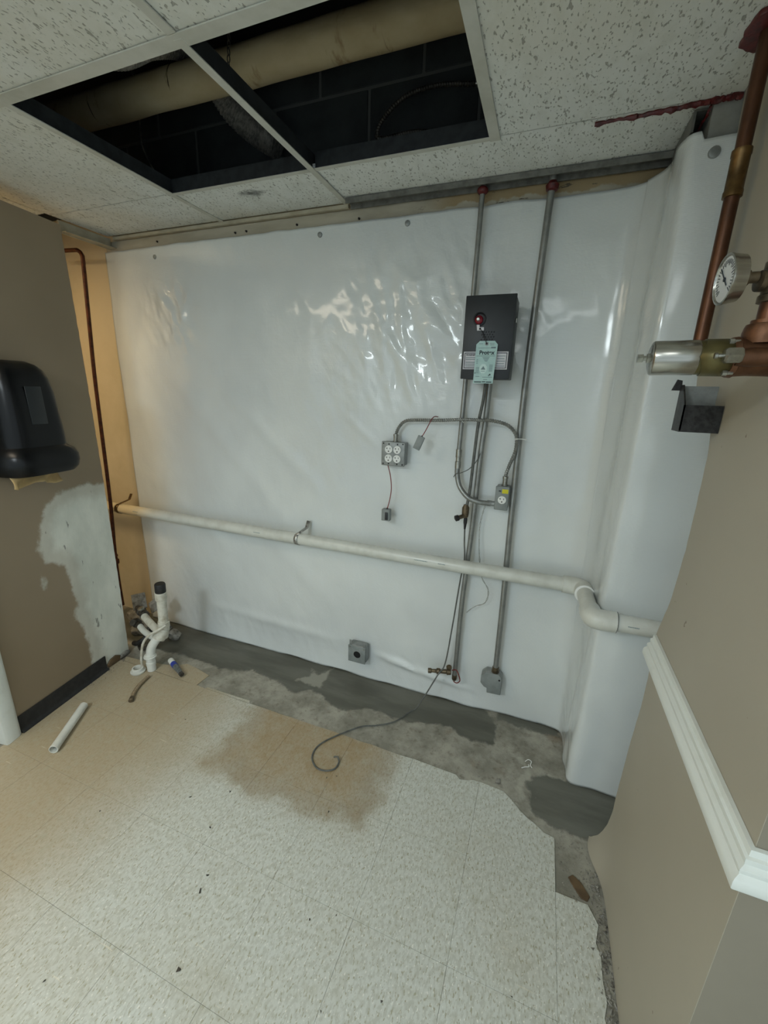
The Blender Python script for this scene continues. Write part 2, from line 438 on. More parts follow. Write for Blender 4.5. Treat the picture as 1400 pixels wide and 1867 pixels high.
_dg = None
def text(body, size, loc, right, up, mat, name, parent, depth=.0002, bold=False):
    cu_ = bpy.data.curves.new('t', 'FONT'); cu_.body = body; cu_.size = size; cu_.align_x = 'CENTER'; cu_.align_y = 'CENTER'
    cu_.extrude = depth
    if bold: cu_.offset = size*.03
    ob = bpy.data.objects.new('t', cu_); C.objects.link(ob)
    dg = bpy.context.evaluated_depsgraph_get(); me = bpy.data.meshes.new_from_object(ob.evaluated_get(dg))
    bpy.data.objects.remove(ob); bpy.data.curves.remove(cu_)
    right, up = V(right).normalized(), V(up).normalized(); nrm = right.cross(up)
    org = ORG[parent.name]
    for v_ in me.vertices:
        c = v_.co; v_.co = V(loc)+right*c.x+up*c.y+nrm*c.z-org
    me.materials.clear(); me.materials.append(MT[mat])
    me.name = name
    o = bpy.data.objects.new(name, me); C.objects.link(o); o.parent = parent; ORG[o.name] = org
    return o

def sdpoly(poly, X, Y):
    P = np.array(poly); d = np.full(X.shape, 1e9); inside = np.zeros(X.shape, bool); n = len(P)
    for i in range(n):
        a, b = P[i], P[(i+1) % n]; e = b-a
        t = np.clip(((X-a[0])*e[0]+(Y-a[1])*e[1])/(e@e+1e-12), 0, 1)
        d = np.minimum(d, np.hypot(X-a[0]-t*e[0], Y-a[1]-t*e[1]))
        c = ((a[1] > Y) != (b[1] > Y)) & (X < (b[0]-a[0])*(Y-a[1])/(b[1]-a[1]+1e-12)+a[0]); inside ^= c
    return np.where(inside, -d, d)
def set_attr(me, name, vals):
    a = me.attributes.new(name, 'FLOAT', 'POINT'); a.data.foreach_set('value', np.asarray(vals, np.float32))

# =================================================================== ROOM SHELL
CH = 2.18            # ceiling height
WY = 1.745           # plane of the sheet on the far wall
LA = V((-1.945, .80, 0)); LD = V((-.156385, .987696, 0)); LN = V((.987696, .156385, 0))   # left wall: start, direction, normal
def LW(u, off, z): return LA+LD*u+LN*off+V((0, 0, z))

# ---- floor slab with two cement patches
xs = np.unique(np.concatenate([[-3.0, -2.7], np.arange(-2.6, .62, .0125), [.8, 1.2, 1.8]]))
ys = np.unique(np.concatenate([[-1.8, -.5, .5, .9], np.arange(1.0, 1.92, .0125)]))
fl = MB(); nx, ny = len(xs), len(ys)
gx, gy = np.meshgrid(xs, ys)
for yy in ys:
    for xx in xs:
        h = -.0045
        if 1.0 < yy < 1.9 and -2.6 < xx < .6: h += .0025*noise.noise((xx*9, yy*9, 3))
        fl.v.append((xx, yy, h))
for j in range(ny-1):
    for i in range(nx-1):
        a = j*nx+i; fl.f.append((a, a+1, a+nx+1, a+nx))
floor = fl.build('floor', 'concrete', merge=False)
struct(floor, 'bare grey concrete floor slab along the wall')
PA = [(-2.5, 1.50), (-1.874, 1.491), (-1.80, 1.499), (-1.623, 1.504), (-1.492, 1.493), (-1.362, 1.512), (-1.31, 1.549), (-1.194, 1.528), (-1.112, 1.523), (-1.035, 1.492), (-1.0, 1.481), (-.943, 1.537), (-.873, 1.523), (-.799, 1.484), (-.74, 1.469), (-.683, 1.487), (-.641, 1.522), (-.597, 1.534), (-.504, 1.524), (-.417, 1.525), (-.3, 1.557), (-.228, 1.569), (-.182, 1.539), (-.126, 1.531), (-.028, 1.54), (-.034, 1.668), (-.092, 1.74), (-.092, 1.9), (-2.5, 1.9)]
PB = [(.109, 1.412), (.168, 1.462), (.253, 1.475), (.50, 1.49), (.50, 1.30), (.371, 1.291), (.318, 1.25), (.251, 1.255), (.193, 1.258), (.133, 1.29)]
PC = [(-.03, 1.70), (.1, 1.69), (.24, 1.70), (.24, 1.9), (-.05, 1.9)]
P1 = [(-.027, 1.531), (.039, 1.528), (.092, 1.484), (.107, 1.454), (.075, 1.424), (.072, 1.372), (.088, 1.316), (.119, 1.328), (.098, 1.374), (.128, 1.454), (.09, 1.52), (.009, 1.545)]
P2 = [(-1.059, 1.572), (-.996, 1.626), (-1.022, 1.686), (-.965, 1.654), (-.912, 1.734), (-.902, 1.56), (-.958, 1.562)]
set_attr(floor.data, 'cement', np.minimum(np.minimum(sdpoly(PA, gx, gy), sdpoly(PB, gx, gy)), sdpoly(PC, gx, gy)).ravel())
set_attr(floor.data, 'pale', np.minimum(sdpoly(P1, gx, gy), sdpoly(P2, gx, gy)).ravel())

# ---- vinyl tiles, one object each
G = .0003
TX = [.483-.273*k for k in range(10)]          # .483 .. -1.974
XE = [.756, .483, .21, -.063, -.336, -.609, -.882, -1.155, -1.428, -1.701, -1.974, -2.247]
YE = [1.334-.293*k for k in range(10)]
def jag(a, b, n, amp, seed):
    rr = random.Random(seed); out = []
    for i in range(1, n):
        t = i/n; out.append((a[0]+(b[0]-a[0])*t+rr.uniform(-amp, amp), a[1]+(b[1]-a[1])*t+rr.uniform(-amp, amp)))
    return out
def clip_left(poly):
    # keep the side of the left wall that faces the room
    out = []; f = lambda p: (p[0]-LA.x)*LN.x+(p[1]-LA.y)*LN.y+.0
    for i, p in enumerate(poly):
        q = poly[(i+1) % len(poly)]; a, b = f(p), f(q)
        if a >= 0: out.append(p)
        if (a < 0) != (b < 0): t = a/(a-b); out.append((p[0]+(q[0]-p[0])*t, p[1]+(q[1]-p[1])*t))
    return out
tile_mesh = {}
def floor_tile(poly, z=0., th=.0045, rot=0, share=None):
    if share and share in tile_mesh:
        me, c0 = tile_mesh[share]; o = bpy.data.objects.new('floor_tile', me)
        cx = sum(p[0] for p in poly)/len(poly); cy = sum(p[1] for p in poly)/len(poly)
        o.location = V((cx-c0[0], cy-c0[1], 0))
    else:
        m = MB().prism([(p[0], p[1], z-th) for p in poly], (0, 0, th))
        me = m.mesh('floor_tile', 'vct', ORG['floor'], bevel=.0002, seg=1); o = bpy.data.objects.new('floor_tile', me)
        if share: tile_mesh[share] = (me, (sum(p[0] for p in poly)/len(poly), sum(p[1] for p in poly)/len(poly)))
    C.objects.link(o); o.parent = floor; ORG[o.name] = ORG['floor']; return o
for ci in range(len(XE)-1):
    x1, x0 = XE[ci]-G, XE[ci+1]+G
    for ri in range(len(YE)-1):
        y1, y0 = YE[ri]-G, YE[ri+1]+G
        if x0 > .2:
            if y1 > 1.1: continue
            if y1 > .55:
                if x0 > .3: continue
                edge = [(.325+.012*math.sin(7*ri), y0)]+jag((.325, y0), (.318, y1), 7, .008, ri)+[(.318 if ri > 1 else .30, y1)]
                floor_tile([(x0, y0)]+edge+[(x0, y1)]); continue
        poly = [(x0, y0), (x1, y0), (x1, y1), (x0, y1)]; share = 'full'
        if ri == 0:
            share = None
            if abs(x0+.063-G) < .01: poly = [(x0, y0), (x1, y0), (x1, 1.213), (.176, 1.218), (.146, 1.239), (.118, 1.252), (.091, 1.272), (.06, 1.303), (.029, 1.326), (-.03, 1.331), (x0, 1.333)]
            elif abs(x0+.336-G) < .01: poly = [(x0, y0), (x1, y0), (x1, 1.331), (-.086, 1.331), (-.11, 1.32), (-.138, 1.313), (-.155, 1.329), (x0, 1.335)]
            else: poly = [(x0, y0), (x1, y0), (x1, y1)]+jag((x1, y1), (x0, y1), 6, .0025, ci)+[(x0, y1)]
        if x0 < -1.8:
            poly = clip_left(poly); share = None
            if len(poly) < 3: continue
        floor_tile(poly, share=share)
# row of cut tiles behind the sink corner plus the loose piece
floor_tile([(-1.995, 1.336), (-1.60, 1.336), (-1.487, 1.335), (-1.484, 1.418), (-1.575, 1.437), (-1.66, 1.447), (-1.72, 1.405), (-1.80, 1.39), (-1.93, 1.372), (-2.02, 1.365)], z=.0008)
floor_tile([(-1.428, 1.3355), (-1.16, 1.3355), (-1.17, 1.350), (-1.30, 1.347), (-1.425, 1.346)], z=-.0004)

# ---- back wall (painted masonry), pier, blocks above the ceiling
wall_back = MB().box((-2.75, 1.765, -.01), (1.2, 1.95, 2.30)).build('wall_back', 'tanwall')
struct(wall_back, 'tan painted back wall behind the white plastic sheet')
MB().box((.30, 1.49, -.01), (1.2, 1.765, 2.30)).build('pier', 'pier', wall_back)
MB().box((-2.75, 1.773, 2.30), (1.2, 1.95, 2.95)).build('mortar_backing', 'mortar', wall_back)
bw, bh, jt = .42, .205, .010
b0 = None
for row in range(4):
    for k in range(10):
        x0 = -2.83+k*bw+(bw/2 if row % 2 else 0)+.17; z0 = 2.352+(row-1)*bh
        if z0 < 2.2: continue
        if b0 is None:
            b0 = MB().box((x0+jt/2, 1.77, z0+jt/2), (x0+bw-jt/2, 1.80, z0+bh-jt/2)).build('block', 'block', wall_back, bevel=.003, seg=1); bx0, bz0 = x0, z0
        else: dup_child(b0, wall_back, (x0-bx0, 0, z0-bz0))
band = MB().grid(lambda u, v_: (-2.24+2.50*u, 1.757-.004*noise.noise((u*30, v_*2, 0)), 2.105+.058*v_), 120, 4).build('paint_band', 'band', wall_back)
band['label'] = 'cream painted wall strip with peeling brown edge above the sheet'

# left return wall of the recess
wl2 = struct(MB().box((-2.86, 1.45, -.01), (-2.75, 1.95, 2.75)).build('wall_recess', 'tanwall'), 'tan end wall of the recess behind the left partition')

struct(MB().box((-2.98, -1.8, -.01), (-2.87, 1.45, 2.88)).build('added_bounce_wall', 'tanwall'), 'unseen tan wall added beyond the left door to bounce warm light')  # out-of-view wall added to block bluish ambient and bounce warm light
# ---- left partition with white repair patch
lw = MB(); nu, nz = 56, 200; LTOP = 2.108
def lw_edge(z): return .607+.012*math.sin(math.pi*z/2.1)+.002*noise.noise((z*30, 0, 0))
U, Zs = [], []
for j in range(nz+1):
    z = LTOP*j/nz
    for i in range(nu+1):
        u = lw_edge(z)*i/nu; lw.v.append(tuple(LW(u, 0, z))); U.append(u); Zs.append(z)
for j in range(nz):
    for i in range(nu):
        a = j*(nu+1)+i; lw.f.append((a, a+1, a+nu+2, a+nu+1))
wall_left = lw.build('wall_left', 'leftwall', merge=False)
struct(wall_left, 'taupe painted left partition wall with a white repair patch')
U, Zs = np.array(U), np.array(Zs)
PP = [(.70, .975), (.529, .987), (.443, .985), (.347, .972), (.307, .932), (.267, .856), (.248, .761), (.256, .69), (.311, .668), (.345, .64), (.350, .564), (.370, .469), (.345, .385), (.372, .299), (.385, .188), (.395, .075), (.40, -.05), (.7, -.05)]
drip = [(.225, .66), (.236, .66), (.245, .60), (.232, .56), (.225, .60)]
drip2 = [(.203, .525), (.214, .528), (.214, .515), (.204, .513)]
set_attr(wall_left.data, 'patch', np.minimum(np.minimum(sdpoly(PP, U, Zs), sdpoly(drip, U, Zs)+.012), sdpoly(drip2, U, Zs)+.012))
core = MB().prism([LW(.004, -.002, 0), LW(.600, -.002, 0), LW(.600, -.10, 0), LW(.004, -.10, 0)], (0, 0, LTOP-.002)).build('wall_core', 'gyp', wall_left)
# broken plaster at the foot of the partition
for k, (u0, u1, z0, z1) in enumerate([(.462, .535, .004, .045), (.54, .60, .003, .03)]):
    P = [LW(u0, .002, z0), LW(u1, .002, z0-.002), LW(u1+.008, .002, z1*.6), LW(u1-.02, .002, z1), LW(u0+.02, .002, z1*.9), LW(u0-.004, .002, z1*.5)]
    MB().prism(P, LN*.008).build('broken_plaster', 'rubble' if k else 'brown', wall_left, bevel=.002)
# cove base
prof = [(0, .078), (.004, .080), (.006, .074), (.006, .018), (.010, .008), (.020, .002), (.020, 0), (0, 0)]
bb = MB()
bb.prism([LW(.012, .0005+a, .0006+b) for a, b in prof], LD*.443)
struct(bb.build('baseboard_left', 'black_rubber'), 'black rubber cove base at the foot of the left wall')
# door casing at the near end of the partition
cs = MB(); cs.prism([LW(-.055, -.11, 0), LW(-.055, .018, 0), LW(-.047, .022, 0), LW(-.006, .018, 0), LW(.008, .012, 0), LW(.008, .0005, 0), LW(-.004, -.002, 0), LW(-.004, -.11, 0)], (0, 0, 2.10))
trim_1 = struct(cs.build('trim_1', 'white_trim', bevel=.001, seg=1), 'white painted door casing at the end of the left wall')
dr = MB().prism([LW(-.07, -.13, .012), LW(-.062, -.135, .012), LW(-.35, -.66, .012), LW(-.385, -.645, .012)], (0, 0, 2.02)).build('door_1', 'wood')
struct(dr, 'brown wooden door standing open beside the white casing')

# ---- right wall: thin drywall panel with a torn far edge
def yfar(z):
    T = [(0, 1.262), (.02, 1.245), (.05, 1.230), (.12, 1.212), (.20, 1.200), (.26, 1.205), (.47, 1.194), (.63, 1.175), (.717, 1.177), (.82, 1.196), (.85, 1.190), (.964, 1.147), (1.106, 1.130), (1.20, 1.131), (1.34, 1.137), (1.40, 1.16), (1.47, 1.32), (1.513, 1.338), (1.632, 1.342), (1.80, 1.382), (1.984, 1.432), (2.104, 1.459), (2.18, 1.463)]
    for (a, b), (c, d) in zip(T, T[1:]):
        if z <= c: return b+(d-b)*(z-a)/(c-a)
    return T[-1][1]
rw = MB(); nr, nc = 110, 46; ZR = [2.18*(j/nr)**1.25 for j in range(nr+1)]
for z in ZR:
    ye = yfar(z)+.0025*noise.noise((z*40, 2, 0))
    for i in range(nc+1):
        t = i/nc; y = .6005+(ye-.6005)*t
        bul = -.036*math.exp(-((y-1.22)/.085)**2)*math.exp(-(z/.075)**1.2)-.006*math.exp(-(z/.05)**2)
        rw.v.append((.355+bul, y, z+.004))
for j in range(nr):
    for i in range(nc):
        a = j*(nc+1)+i; rw.f.append((a, a+1, a+nc+2, a+nc+1))
wall_right = rw.build('wall_right', 'rightwall', merge=False)
struct(wall_right, 'beige drywall on the right with torn lower and far edges')
so = wall_right.modifiers.new('t', 'SOLIDIFY'); so.thickness = .013; so.offset = 1
es = wall_right.modifiers.new('e', 'EDGE_SPLIT'); es.split_angle = math.radians(50)
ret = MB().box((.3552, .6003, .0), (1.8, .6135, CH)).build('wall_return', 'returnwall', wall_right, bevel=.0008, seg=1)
stud = MB().box((.372, .63, -.004), (.46, .668, CH)).build('stud', 'wood', wall_right)
MB().box((.376, .63, -.0045), (.46, 1.08, .036)).build('bottom_plate', 'brown', wall_right)

# chair rail
rp = [(0, 0), (0, .066), (-.007, .066), (-.008, .055), (-.0125, .053), (-.0125, .045), (-.0105, .042), (-.0175, .037), (-.0175, .031), (-.0155, .028), (-.022, .023), (-.024, .018), (-.024, .006), (-.020, 0)]
cr_ = MB(); ZB = .781
A_ = [(.3545+a, 1.185, ZB+b) for a, b in rp]; B_ = [(.3545+a, .5995+a, ZB+b) for a, b in rp]; C_ = [(1.5, .5995+a, ZB+b) for a, b in rp]
n_ = len(rp)
cr_.add(A_+B_+C_, [tuple(range(n_))]+[(i, (i+1) % n_, n_+(i+1) % n_, n_+i) for i in range(n_)]+[(n_+i, n_+(i+1) % n_, 2*n_+(i+1) % n_, 2*n_+i) for i in range(n_)]+[tuple(range(2*n_, 3*n_))[::-1]])
struct(cr_.build('trim_2', 'white_trim'), 'white moulded chair rail wrapping the corner of the right wall')

# ---- ceiling: tiles, tees, deck above
XC = [-2.20, -1.475, -.848, -.238, .355, .98, 1.6]
YC = [1.742, 1.472, .908, .31, -.29, -.89, -1.6]
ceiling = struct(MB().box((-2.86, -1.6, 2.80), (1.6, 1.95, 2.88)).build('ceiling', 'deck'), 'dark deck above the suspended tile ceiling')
for (a, b) in (((-2.86, -1.6, CH+.03), (1.6, -1.55, 2.80)), ((-2.86, -1.6, CH+.03), (-2.82, 1.45, 2.80)), ((1.55, -1.6, CH+.03), (1.6, 1.95, 2.80))):
    MB().box(a, b).build('deck_wall', 'deck', ceiling)
LIGHT_CELLS = {(0, 3), (1, 5), (3, 4)}
HOLES = {(1, 1), (2, 1)}
def ctile(x0, x1, y0, y1, sag=0):
    def fn(u, v_): return (x0+(x1-x0)*u, y0+(y1-y0)*v_, CH+.003-sag*math.sin(math.pi*u)*math.sin(math.pi*v_))
    m = MB().grid(fn, 6, 6)
    m.box((x0, y0, CH+.006), (x1, y1, CH+.018))
    return m.build('ceiling_tile', 'acoustic', ceiling)
for i in range(6):
    for j in range(6):
        if (i, j) in HOLES or (i, j) in LIGHT_CELLS: continue
        x0, x1, y1, y0 = XC[i], XC[i+1], YC[j], YC[j+1]
        if j == 0 and i in (1, 3): continue
        if j == 0 and i == 0: x1 = XC[2]
        if j == 0 and i == 2: x1 = .295
        if j == 0 and i > 3: continue
        if i == 3 and j > 1: x1 = XC[4]
        if i >= 4 and j < 2: continue
        ctile(x0+.001, x1-.001, y0+.001, y1-.001, .004)
for hx0, hx1, hy0, hy1 in ((-2.86, -2.202, -1.6, -.6), (-2.86, -2.202, -.6, .345), (-2.86, -2.202, .955, 1.45)): ctile(hx0, hx1, hy0, hy1)
ctile(-2.86, -2.745, .345, .955)
def tee(p0, p1, w_=.024, web=True):
    p0, p1 = V(p0), V(p1); d = (p1-p0).normalized(); n = V((-d.y, d.x, 0)); c = (p0+p1)/2; L = (p1-p0)/2
    o = MB().obox(c+V((0, 0, CH-.0005-(.0006 if abs(d.y) > .5 else 0))), L, n*w_/2, V((0, 0, .0016))).build('ceiling_tee', 'tee_white', ceiling, bevel=.0005, seg=1)
    if web: MB().obox(c+V((0, 0, CH+.026)), L*.998, n*.0012, V((0, 0, .0245))).build('web', 'tee_dark', o)
    return o
tee((-1.475, .90, 0), (-1.475, 1.742, 0), .022); tee((-.238, .908, 0), (-.238, 1.484, 0), .03)
tee((-.848, .90, 0), (-.848, 1.742, 0), .022)
tee((-1.487, 1.472, 0), (-.86, 1.472, 0), .016); tee((-.836, 1.472, 0), (-.226, 1.472, 0), .016)
tee((-2.20, .905, 0), (.345, .905, 0), .036)
for y in (.31, -.29, -.89): tee((-2.2, y, 0), (1.6, y, 0))
for x in (-1.475, -.848, -.238): tee((x, -1.6, 0), (x, .885, 0))
for x in (.355,): tee((x, -1.6, 0), (x, .59, 0))
# slotted inner faces of the tees (dark), wall angle pieces
tr = MB().box((-2.206, 1.50, 2.125), (-2.195, 1.752, CH-.004)).build('edge_angle', 'cream_trim', ceiling, bevel=.001, seg=1)
MB().prism([(-2.195, 1.51, 2.128), (-2.195, 1.752, 2.128), (-2.16, 1.752, 2.128), (-2.17, 1.51, 2.128)], (0, 0, .004)).build('edge_angle', 'cream_trim', ceiling)
tr2 = MB().box((-2.16, 1.738, CH-.016), (-.84, 1.752, CH-.002)).build('edge_angle', 'cream_trim', ceiling, bevel=.001, seg=1)
m = MB(); m.box((-.83, 1.690, CH-.006), (.285, 1.744, CH-.002)); m.box((-.83, 1.690, CH-.020), (.285, 1.694, CH-.006)); m.box((-.83, 1.738, CH-.022), (.285, 1.744, CH-.006))
m.build('wall_channel', 'channel', ceiling)
m = MB(); m.box((.262, 1.50, CH-.05), (.268, 1.70, CH-.002)); m.box((.268, 1.50, CH-.006), (.292, 1.74, CH-.002))
m.build('wall_channel', 'channel', ceiling, label='grey metal channel beside the pier')

# ---- fixtures that light the room
def troffer(x0, x1, y0, y1, lamp, label):
    t = thing('ceiling_light', ((x0+x1)/2, (y0+y1)/2, CH), label, 'ceiling light', 'recessed ceiling light panels')
    f = MB()
    for a, b in (((x0, y0, CH-.003), (x1, y0+.03, CH+.012)), ((x0, y1-.03, CH-.003), (x1, y1, CH+.012)), ((x0, y0+.03, CH-.003), (x0+.03, y1-.03, CH+.012)), ((x1-.03, y0+.03, CH-.003), (x1, y1-.03, CH+.012))): f.box(a, b)
    f.build('frame', 'tee_white', t)
    MB().box((x0+.03, y0+.03, CH+.002), (x1-.03, y1-.03, CH+.008)).build('diffuser', lamp, t)
    MB().box((x0+.004, y0+.004, CH+.0125), (x1-.004, y1-.004, CH+.09)).build('housing', 'tee_white', t)
    return t
troffer(-1.462, -.861, -1.58, -.905, 'lamp', 'cool white recessed ceiling light panel behind the camera')
troffer(-.225, .342, -.877, -.303, 'lamp_side', 'cool white recessed ceiling light panel above the right wall corner')
troffer(-2.74, -2.23, .35, .95, 'lamp_hall', 'warm ceiling light panel in the hallway behind the left partition')
troffer(-2.185, -1.49, -.278, .298, 'lamp_warm', 'warm recessed ceiling light panel near the door')

# =================================================================== PLASTIC SHEET
pathpts = [(-2.245+.125*k, 1.748) for k in range(18)]+[(-.01, 1.7475), (.08, 1.7475), (.14, 1.747), (.195, 1.745), (.232, 1.738), (.246, 1.715), (.250, 1.665), (.252, 1.61), (.254, 1.555), (.257, 1.505), (.264, 1.478), (.286, 1.469), (.345, 1.468), (.41, 1.468), (.50, 1.468), (.62, 1.468), (.75, 1.468)]
pl = []
dense = smoothpath([(a, b, 0) for a, b in pathpts], 24)
acc = [0]
for a, b in zip(dense, dense[1:]): acc.append(acc[-1]+(b-a).length)
LT = acc[-1]
def onpath(sv):
    lo, hi = 0, len(acc)-1
    while hi-lo > 1:
        mid = (lo+hi)//2
        if acc[mid] <= sv: lo = mid
        else: hi = mid
    t = (sv-acc[lo])/max(acc[hi]-acc[lo], 1e-9); p = dense[lo].lerp(dense[hi], t); d = (dense[hi]-dense[lo]).normalized()
    return p, V((d.y, -d.x, 0))
def ridge(x, z, x0, z0, x1, z1, wd, amp):
    ex, ez = x1-x0, z1-z0; L2 = ex*ex+ez*ez
    t = ((x-x0)*ex+(z-z0)*ez)/L2; tc = min(max(t, 0), 1)
    d = math.hypot(x-x0-tc*ex, z-z0-tc*ez)
    return amp*math.exp(-(d/wd)**2)*math.sin(math.pi*min(max(.08+.84*tc, 0), 1))
FOLDS = [(-1.9, 1.55, -1.15, .75, .05, .006), (-1.6, 1.5, -.95, .95, .04, .005), (-.62, 1.62, -.50, 1.36, .022, .006), (-.86, 1.36, -.68, 1.22, .018, .005), (-.55, 1.9, -.42, 1.66, .03, .006), (-.70, 1.75, -.62, 1.6, .025, .005),
         (-.46, 1.84, -.36, 1.70, .02, .005), (-1.92, 1.90, -1.78, 1.78, .025, .006), (-1.70, 1.92, -1.78, 1.72, .02, .006), (-1.95, 1.72, -1.75, 1.66, .02, .004),
         (-1.75, .20, -.85, .17, .03, .008), (-.68, .15, -.40, .12, .018, .010), (-.60, .13, -.15, .08, .015, .010), (-.55, .17, -.40, .10, .012, -.006), (-2.1, .95, -1.5, .55, .05, .006), (-1.3, .7, -.9, .35, .05, .005), (-.30, 1.55, -.15, 1.36, .02, .005), (-.24, 1.46, -.12, 1.42, .012, .004), (-.05, 1.0, .1, .6, .04, .004), (.05, .5, .2, .2, .04, .005)]
NS, NZ = 380, 230
sh = MB(); sheet_top = 2.118
for j in range(NZ+1):
    for i in range(NS+1):
        sv = LT*i/NS; p, nrm = onpath(sv)
        wz = j/NZ; z = -.002+(sheet_top+.004*noise.noise((sv*9, 5, 0)))*wz
        if sv > LT-.46: z = -.002+(2.100)*wz
        x = p.x if p.y > 1.70 else .25+sv*.3
        d = .005*noise.noise((sv*2.2, z*2.4, 1.7))+.0035*noise.noise((sv*5+z*2.4, z*3-sv*2, 4.2))
        d += .0016*noise.noise((sv*13+z*6, z*9-sv*7, 9.1))
        act = math.exp(-((sv-1.72)/.38)**2-((z-1.66)/.34)**2)+math.exp(-((sv-.42)/.2)**2-((z-1.80)/.17)**2)+.25*math.exp(-((z-.12)/.12)**2)
        la, lb2 = .38*sv-.92*z, .92*sv+.38*z
        n1 = noise.noise((la*4.5, lb2*13, 2.2)); d += act*.008*(1-abs(n1)*2.2)
        n2 = noise.noise((la*11+lb2*4, lb2*27, 7.7)); d += act*.003*(1-abs(n2)*2.2)
        n3 = noise.noise((sv*17+z*21, z*19-sv*6, 3.3)); d += act*.0022*n3
        if p.y > 1.70 and z < 2.05 and sv < 2.45:
            for F in FOLDS: d += ridge(sv-2.245, z, *F)
        if sv > 2.30:   # vertical folds over the corner and the pier
            q = (sv-2.30); fd = min(q/.15, 1); fd = fd*fd*(3-2*fd)
            d += fd*.010*math.sin(q*40+2.6*noise.noise((z*1.5, q*3, 2)))*math.exp(-((q-.27)/.20)**2)*(.45+1.1*abs(noise.noise((z*1.3, q*2, 7))))*(.4+.6*min(z/1.2, 1))
            d += fd*.006*noise.noise((q*14, z*1.2, 6.6))
        bz = min(max((z-.08)/.7, 0), 1); d += .034*bz*bz*(3-2*bz)*math.exp(-((sv-2.49)/.075)**2)
        if z < .10: d += .020*(1-z/.10)**1.5*(.6+.5*noise.noise((sv*6, 0, 8)))*min(max((2.40-sv)/.35, 0), 1)
        d = d if d > 0 else -.013*math.tanh(-d/.013)
        edge = 0
        if j == 0: edge = .006*noise.noise((sv*7, 3, 3))
        q = p+nrm*(d+.001); sh.v.append((q.x, q.y, max(z+edge, -.003)))
for j in range(NZ):
    for i in range(NS):
        a = j*(NS+1)+i; sh.f.append((a, a+1, a+NS+2, a+NS+1))
sheet = tag(sh.build('plastic_sheet', 'sheet', merge=False), 'large white woven plastic sheet hung over the back wall and pier', 'plastic sheet')
sheet.modifiers.new('t', 'SOLIDIFY').thickness = .0008
WS = 1.735
for fx, fz in ((-.974, 2.084), (-.590, 2.089), (-1.9, 2.07)):
    MB().lathe((fx, 1.747, fz), (0, -1, 0), [(0, .011), (.004, .010), (.006, .006)], 16).build('fastener_cap', 'boxsteel', sheet, label='grey round fastener cap')
MB().lathe((.318, 1.470, 2.065), (0, -1, 0), [(0, .014), (.006, .013), (.008, .008)], 16).build('fastener_cap', 'boxsteel', sheet, label='grey round fastener cap')
for nx_, nz_ in ((-1.352, 2.134), (-1.413, 2.133), (-1.884, 2.138), (-1.089, 2.134), (-.799, 2.128)):
    MB().lathe((nx_, 1.757, nz_), (0, -1, 0), [(0, .0045), (.006, .004)], 8).build('nail', 'dark', wall_back)

# =================================================================== CONDUITS, BOXES, CABLES
def ringed(path, r, n=8, pitch=.009):
    """corrugated armoured cable"""
    P = smoothpath(path, 40); acc_ = [0]
    for a, b in zip(P, P[1:]): acc_.append(acc_[-1]+(b-a).length)
    L = acc_[-1]; N = int(L/(pitch/3)); Q = []; k = 0
    for i in range(N+1):
        t = L*i/N
        while k < len(acc_)-2 and acc_[k+1] < t: k += 1
        Q.append(P[k].lerp(P[k+1], (t-acc_[k])/max(acc_[k+1]-acc_[k], 1e-9)))
    return MB().tube(Q, r, n, smooth=False, rf=lambda u: 1+.22*math.sin(2*math.pi*u*L/pitch))

# conduit 1
c1 = thing('electrical_conduit', (-.311, 1.713, 1.03), 'thin galvanised conduit from ceiling bending into the single outlet box', 'conduit')
MB().tube([(-.304, 1.713, 2.168), (-.307, 1.713, 1.9), (-.313, 1.713, 1.4), (-.316, 1.713, 1.235)], .0092, 14).build('pipe', 'emt', c1)
MB().tube([(-.316, 1.713, 1.170), (-.3155, 1.712, 1.14), (-.305, 1.705, 1.10), (-.287, 1.697, 1.072), (-.258, 1.688, 1.047), (-.228, 1.687, 1.037), (-.200, 1.691, 1.032), (-.166, 1.700, 1.030)], .0105, 14).build('bend', 'emt', c1)
MB().lathe((-.3155, 1.713, 1.162), (0, 0, 1), [(0, .0125), (.028, .0125), (.029, .0105), (.045, .0105), (.046, .0125), (.078, .0125)], 16).build('coupling', 'bolt', c1)
MB().lathe((-.180, 1.701, 1.030), (1, 0, 0), [(0, .0125), (.016, .0125), (.017, .011), (.030, .011)], 16).build('connector', 'boxsteel', c1)
MB().sphere((-.304, 1.713, 2.150), .020, (1, 1, .7), 12, 8).build('sealant_ring', 'sealant', c1, label='dark red fire sealant')
# conduit 2
c2 = thing('electrical_conduit', (-.078, 1.713, .236), 'thicker galvanised conduit running straight from ceiling to low box', 'conduit')
MB().tube([(-.073, 1.713, 2.176), (-.080, 1.713, 1.88), (-.085, 1.713, 1.5), (-.080, 1.713, 1.0), (-.072, 1.713, .6), (-.069, 1.713, .245)], .0118, 16).build('pipe', 'emt', c2)
MB().lathe((-.073, 1.713, 2.120), (0, 0, 1), [(0, .0122), (.004, .019), (.018, .022), (.026, .014), (.030, .0122)], 14).build('sealant_ring', 'sealant', c2, label='dark red fire sealant')
MB().lathe((-.069, 1.713, .236), (0, 0, 1), [(0, .017), (.01, .017), (.011, .0145), (.028, .0145)], 16).build('connector', 'brass', c2)
# conduit 3 under the control box
c3 = thing('electrical_conduit', (-.250, 1.712, .15), 'grey conduit from the black control box down near the floor', 'conduit')
MB().tube([(-.214, 1.690, 1.52), (-.216, 1.700, 1.44), (-.219, 1.708, 1.35), (-.226, 1.711, 1.23), (-.233, 1.712, .92), (-.243, 1.712, .68), (-.249, 1.712, .5), (-.252, 1.713, .145)], .0108, 14).build('pipe', 'emt', c3)
MB().lathe((-.252, 1.713, .138), (0, 0, 1), [(0, .009), (.006, .012), (.03, .012)], 14).build('end_bushing', 'brass', c3)
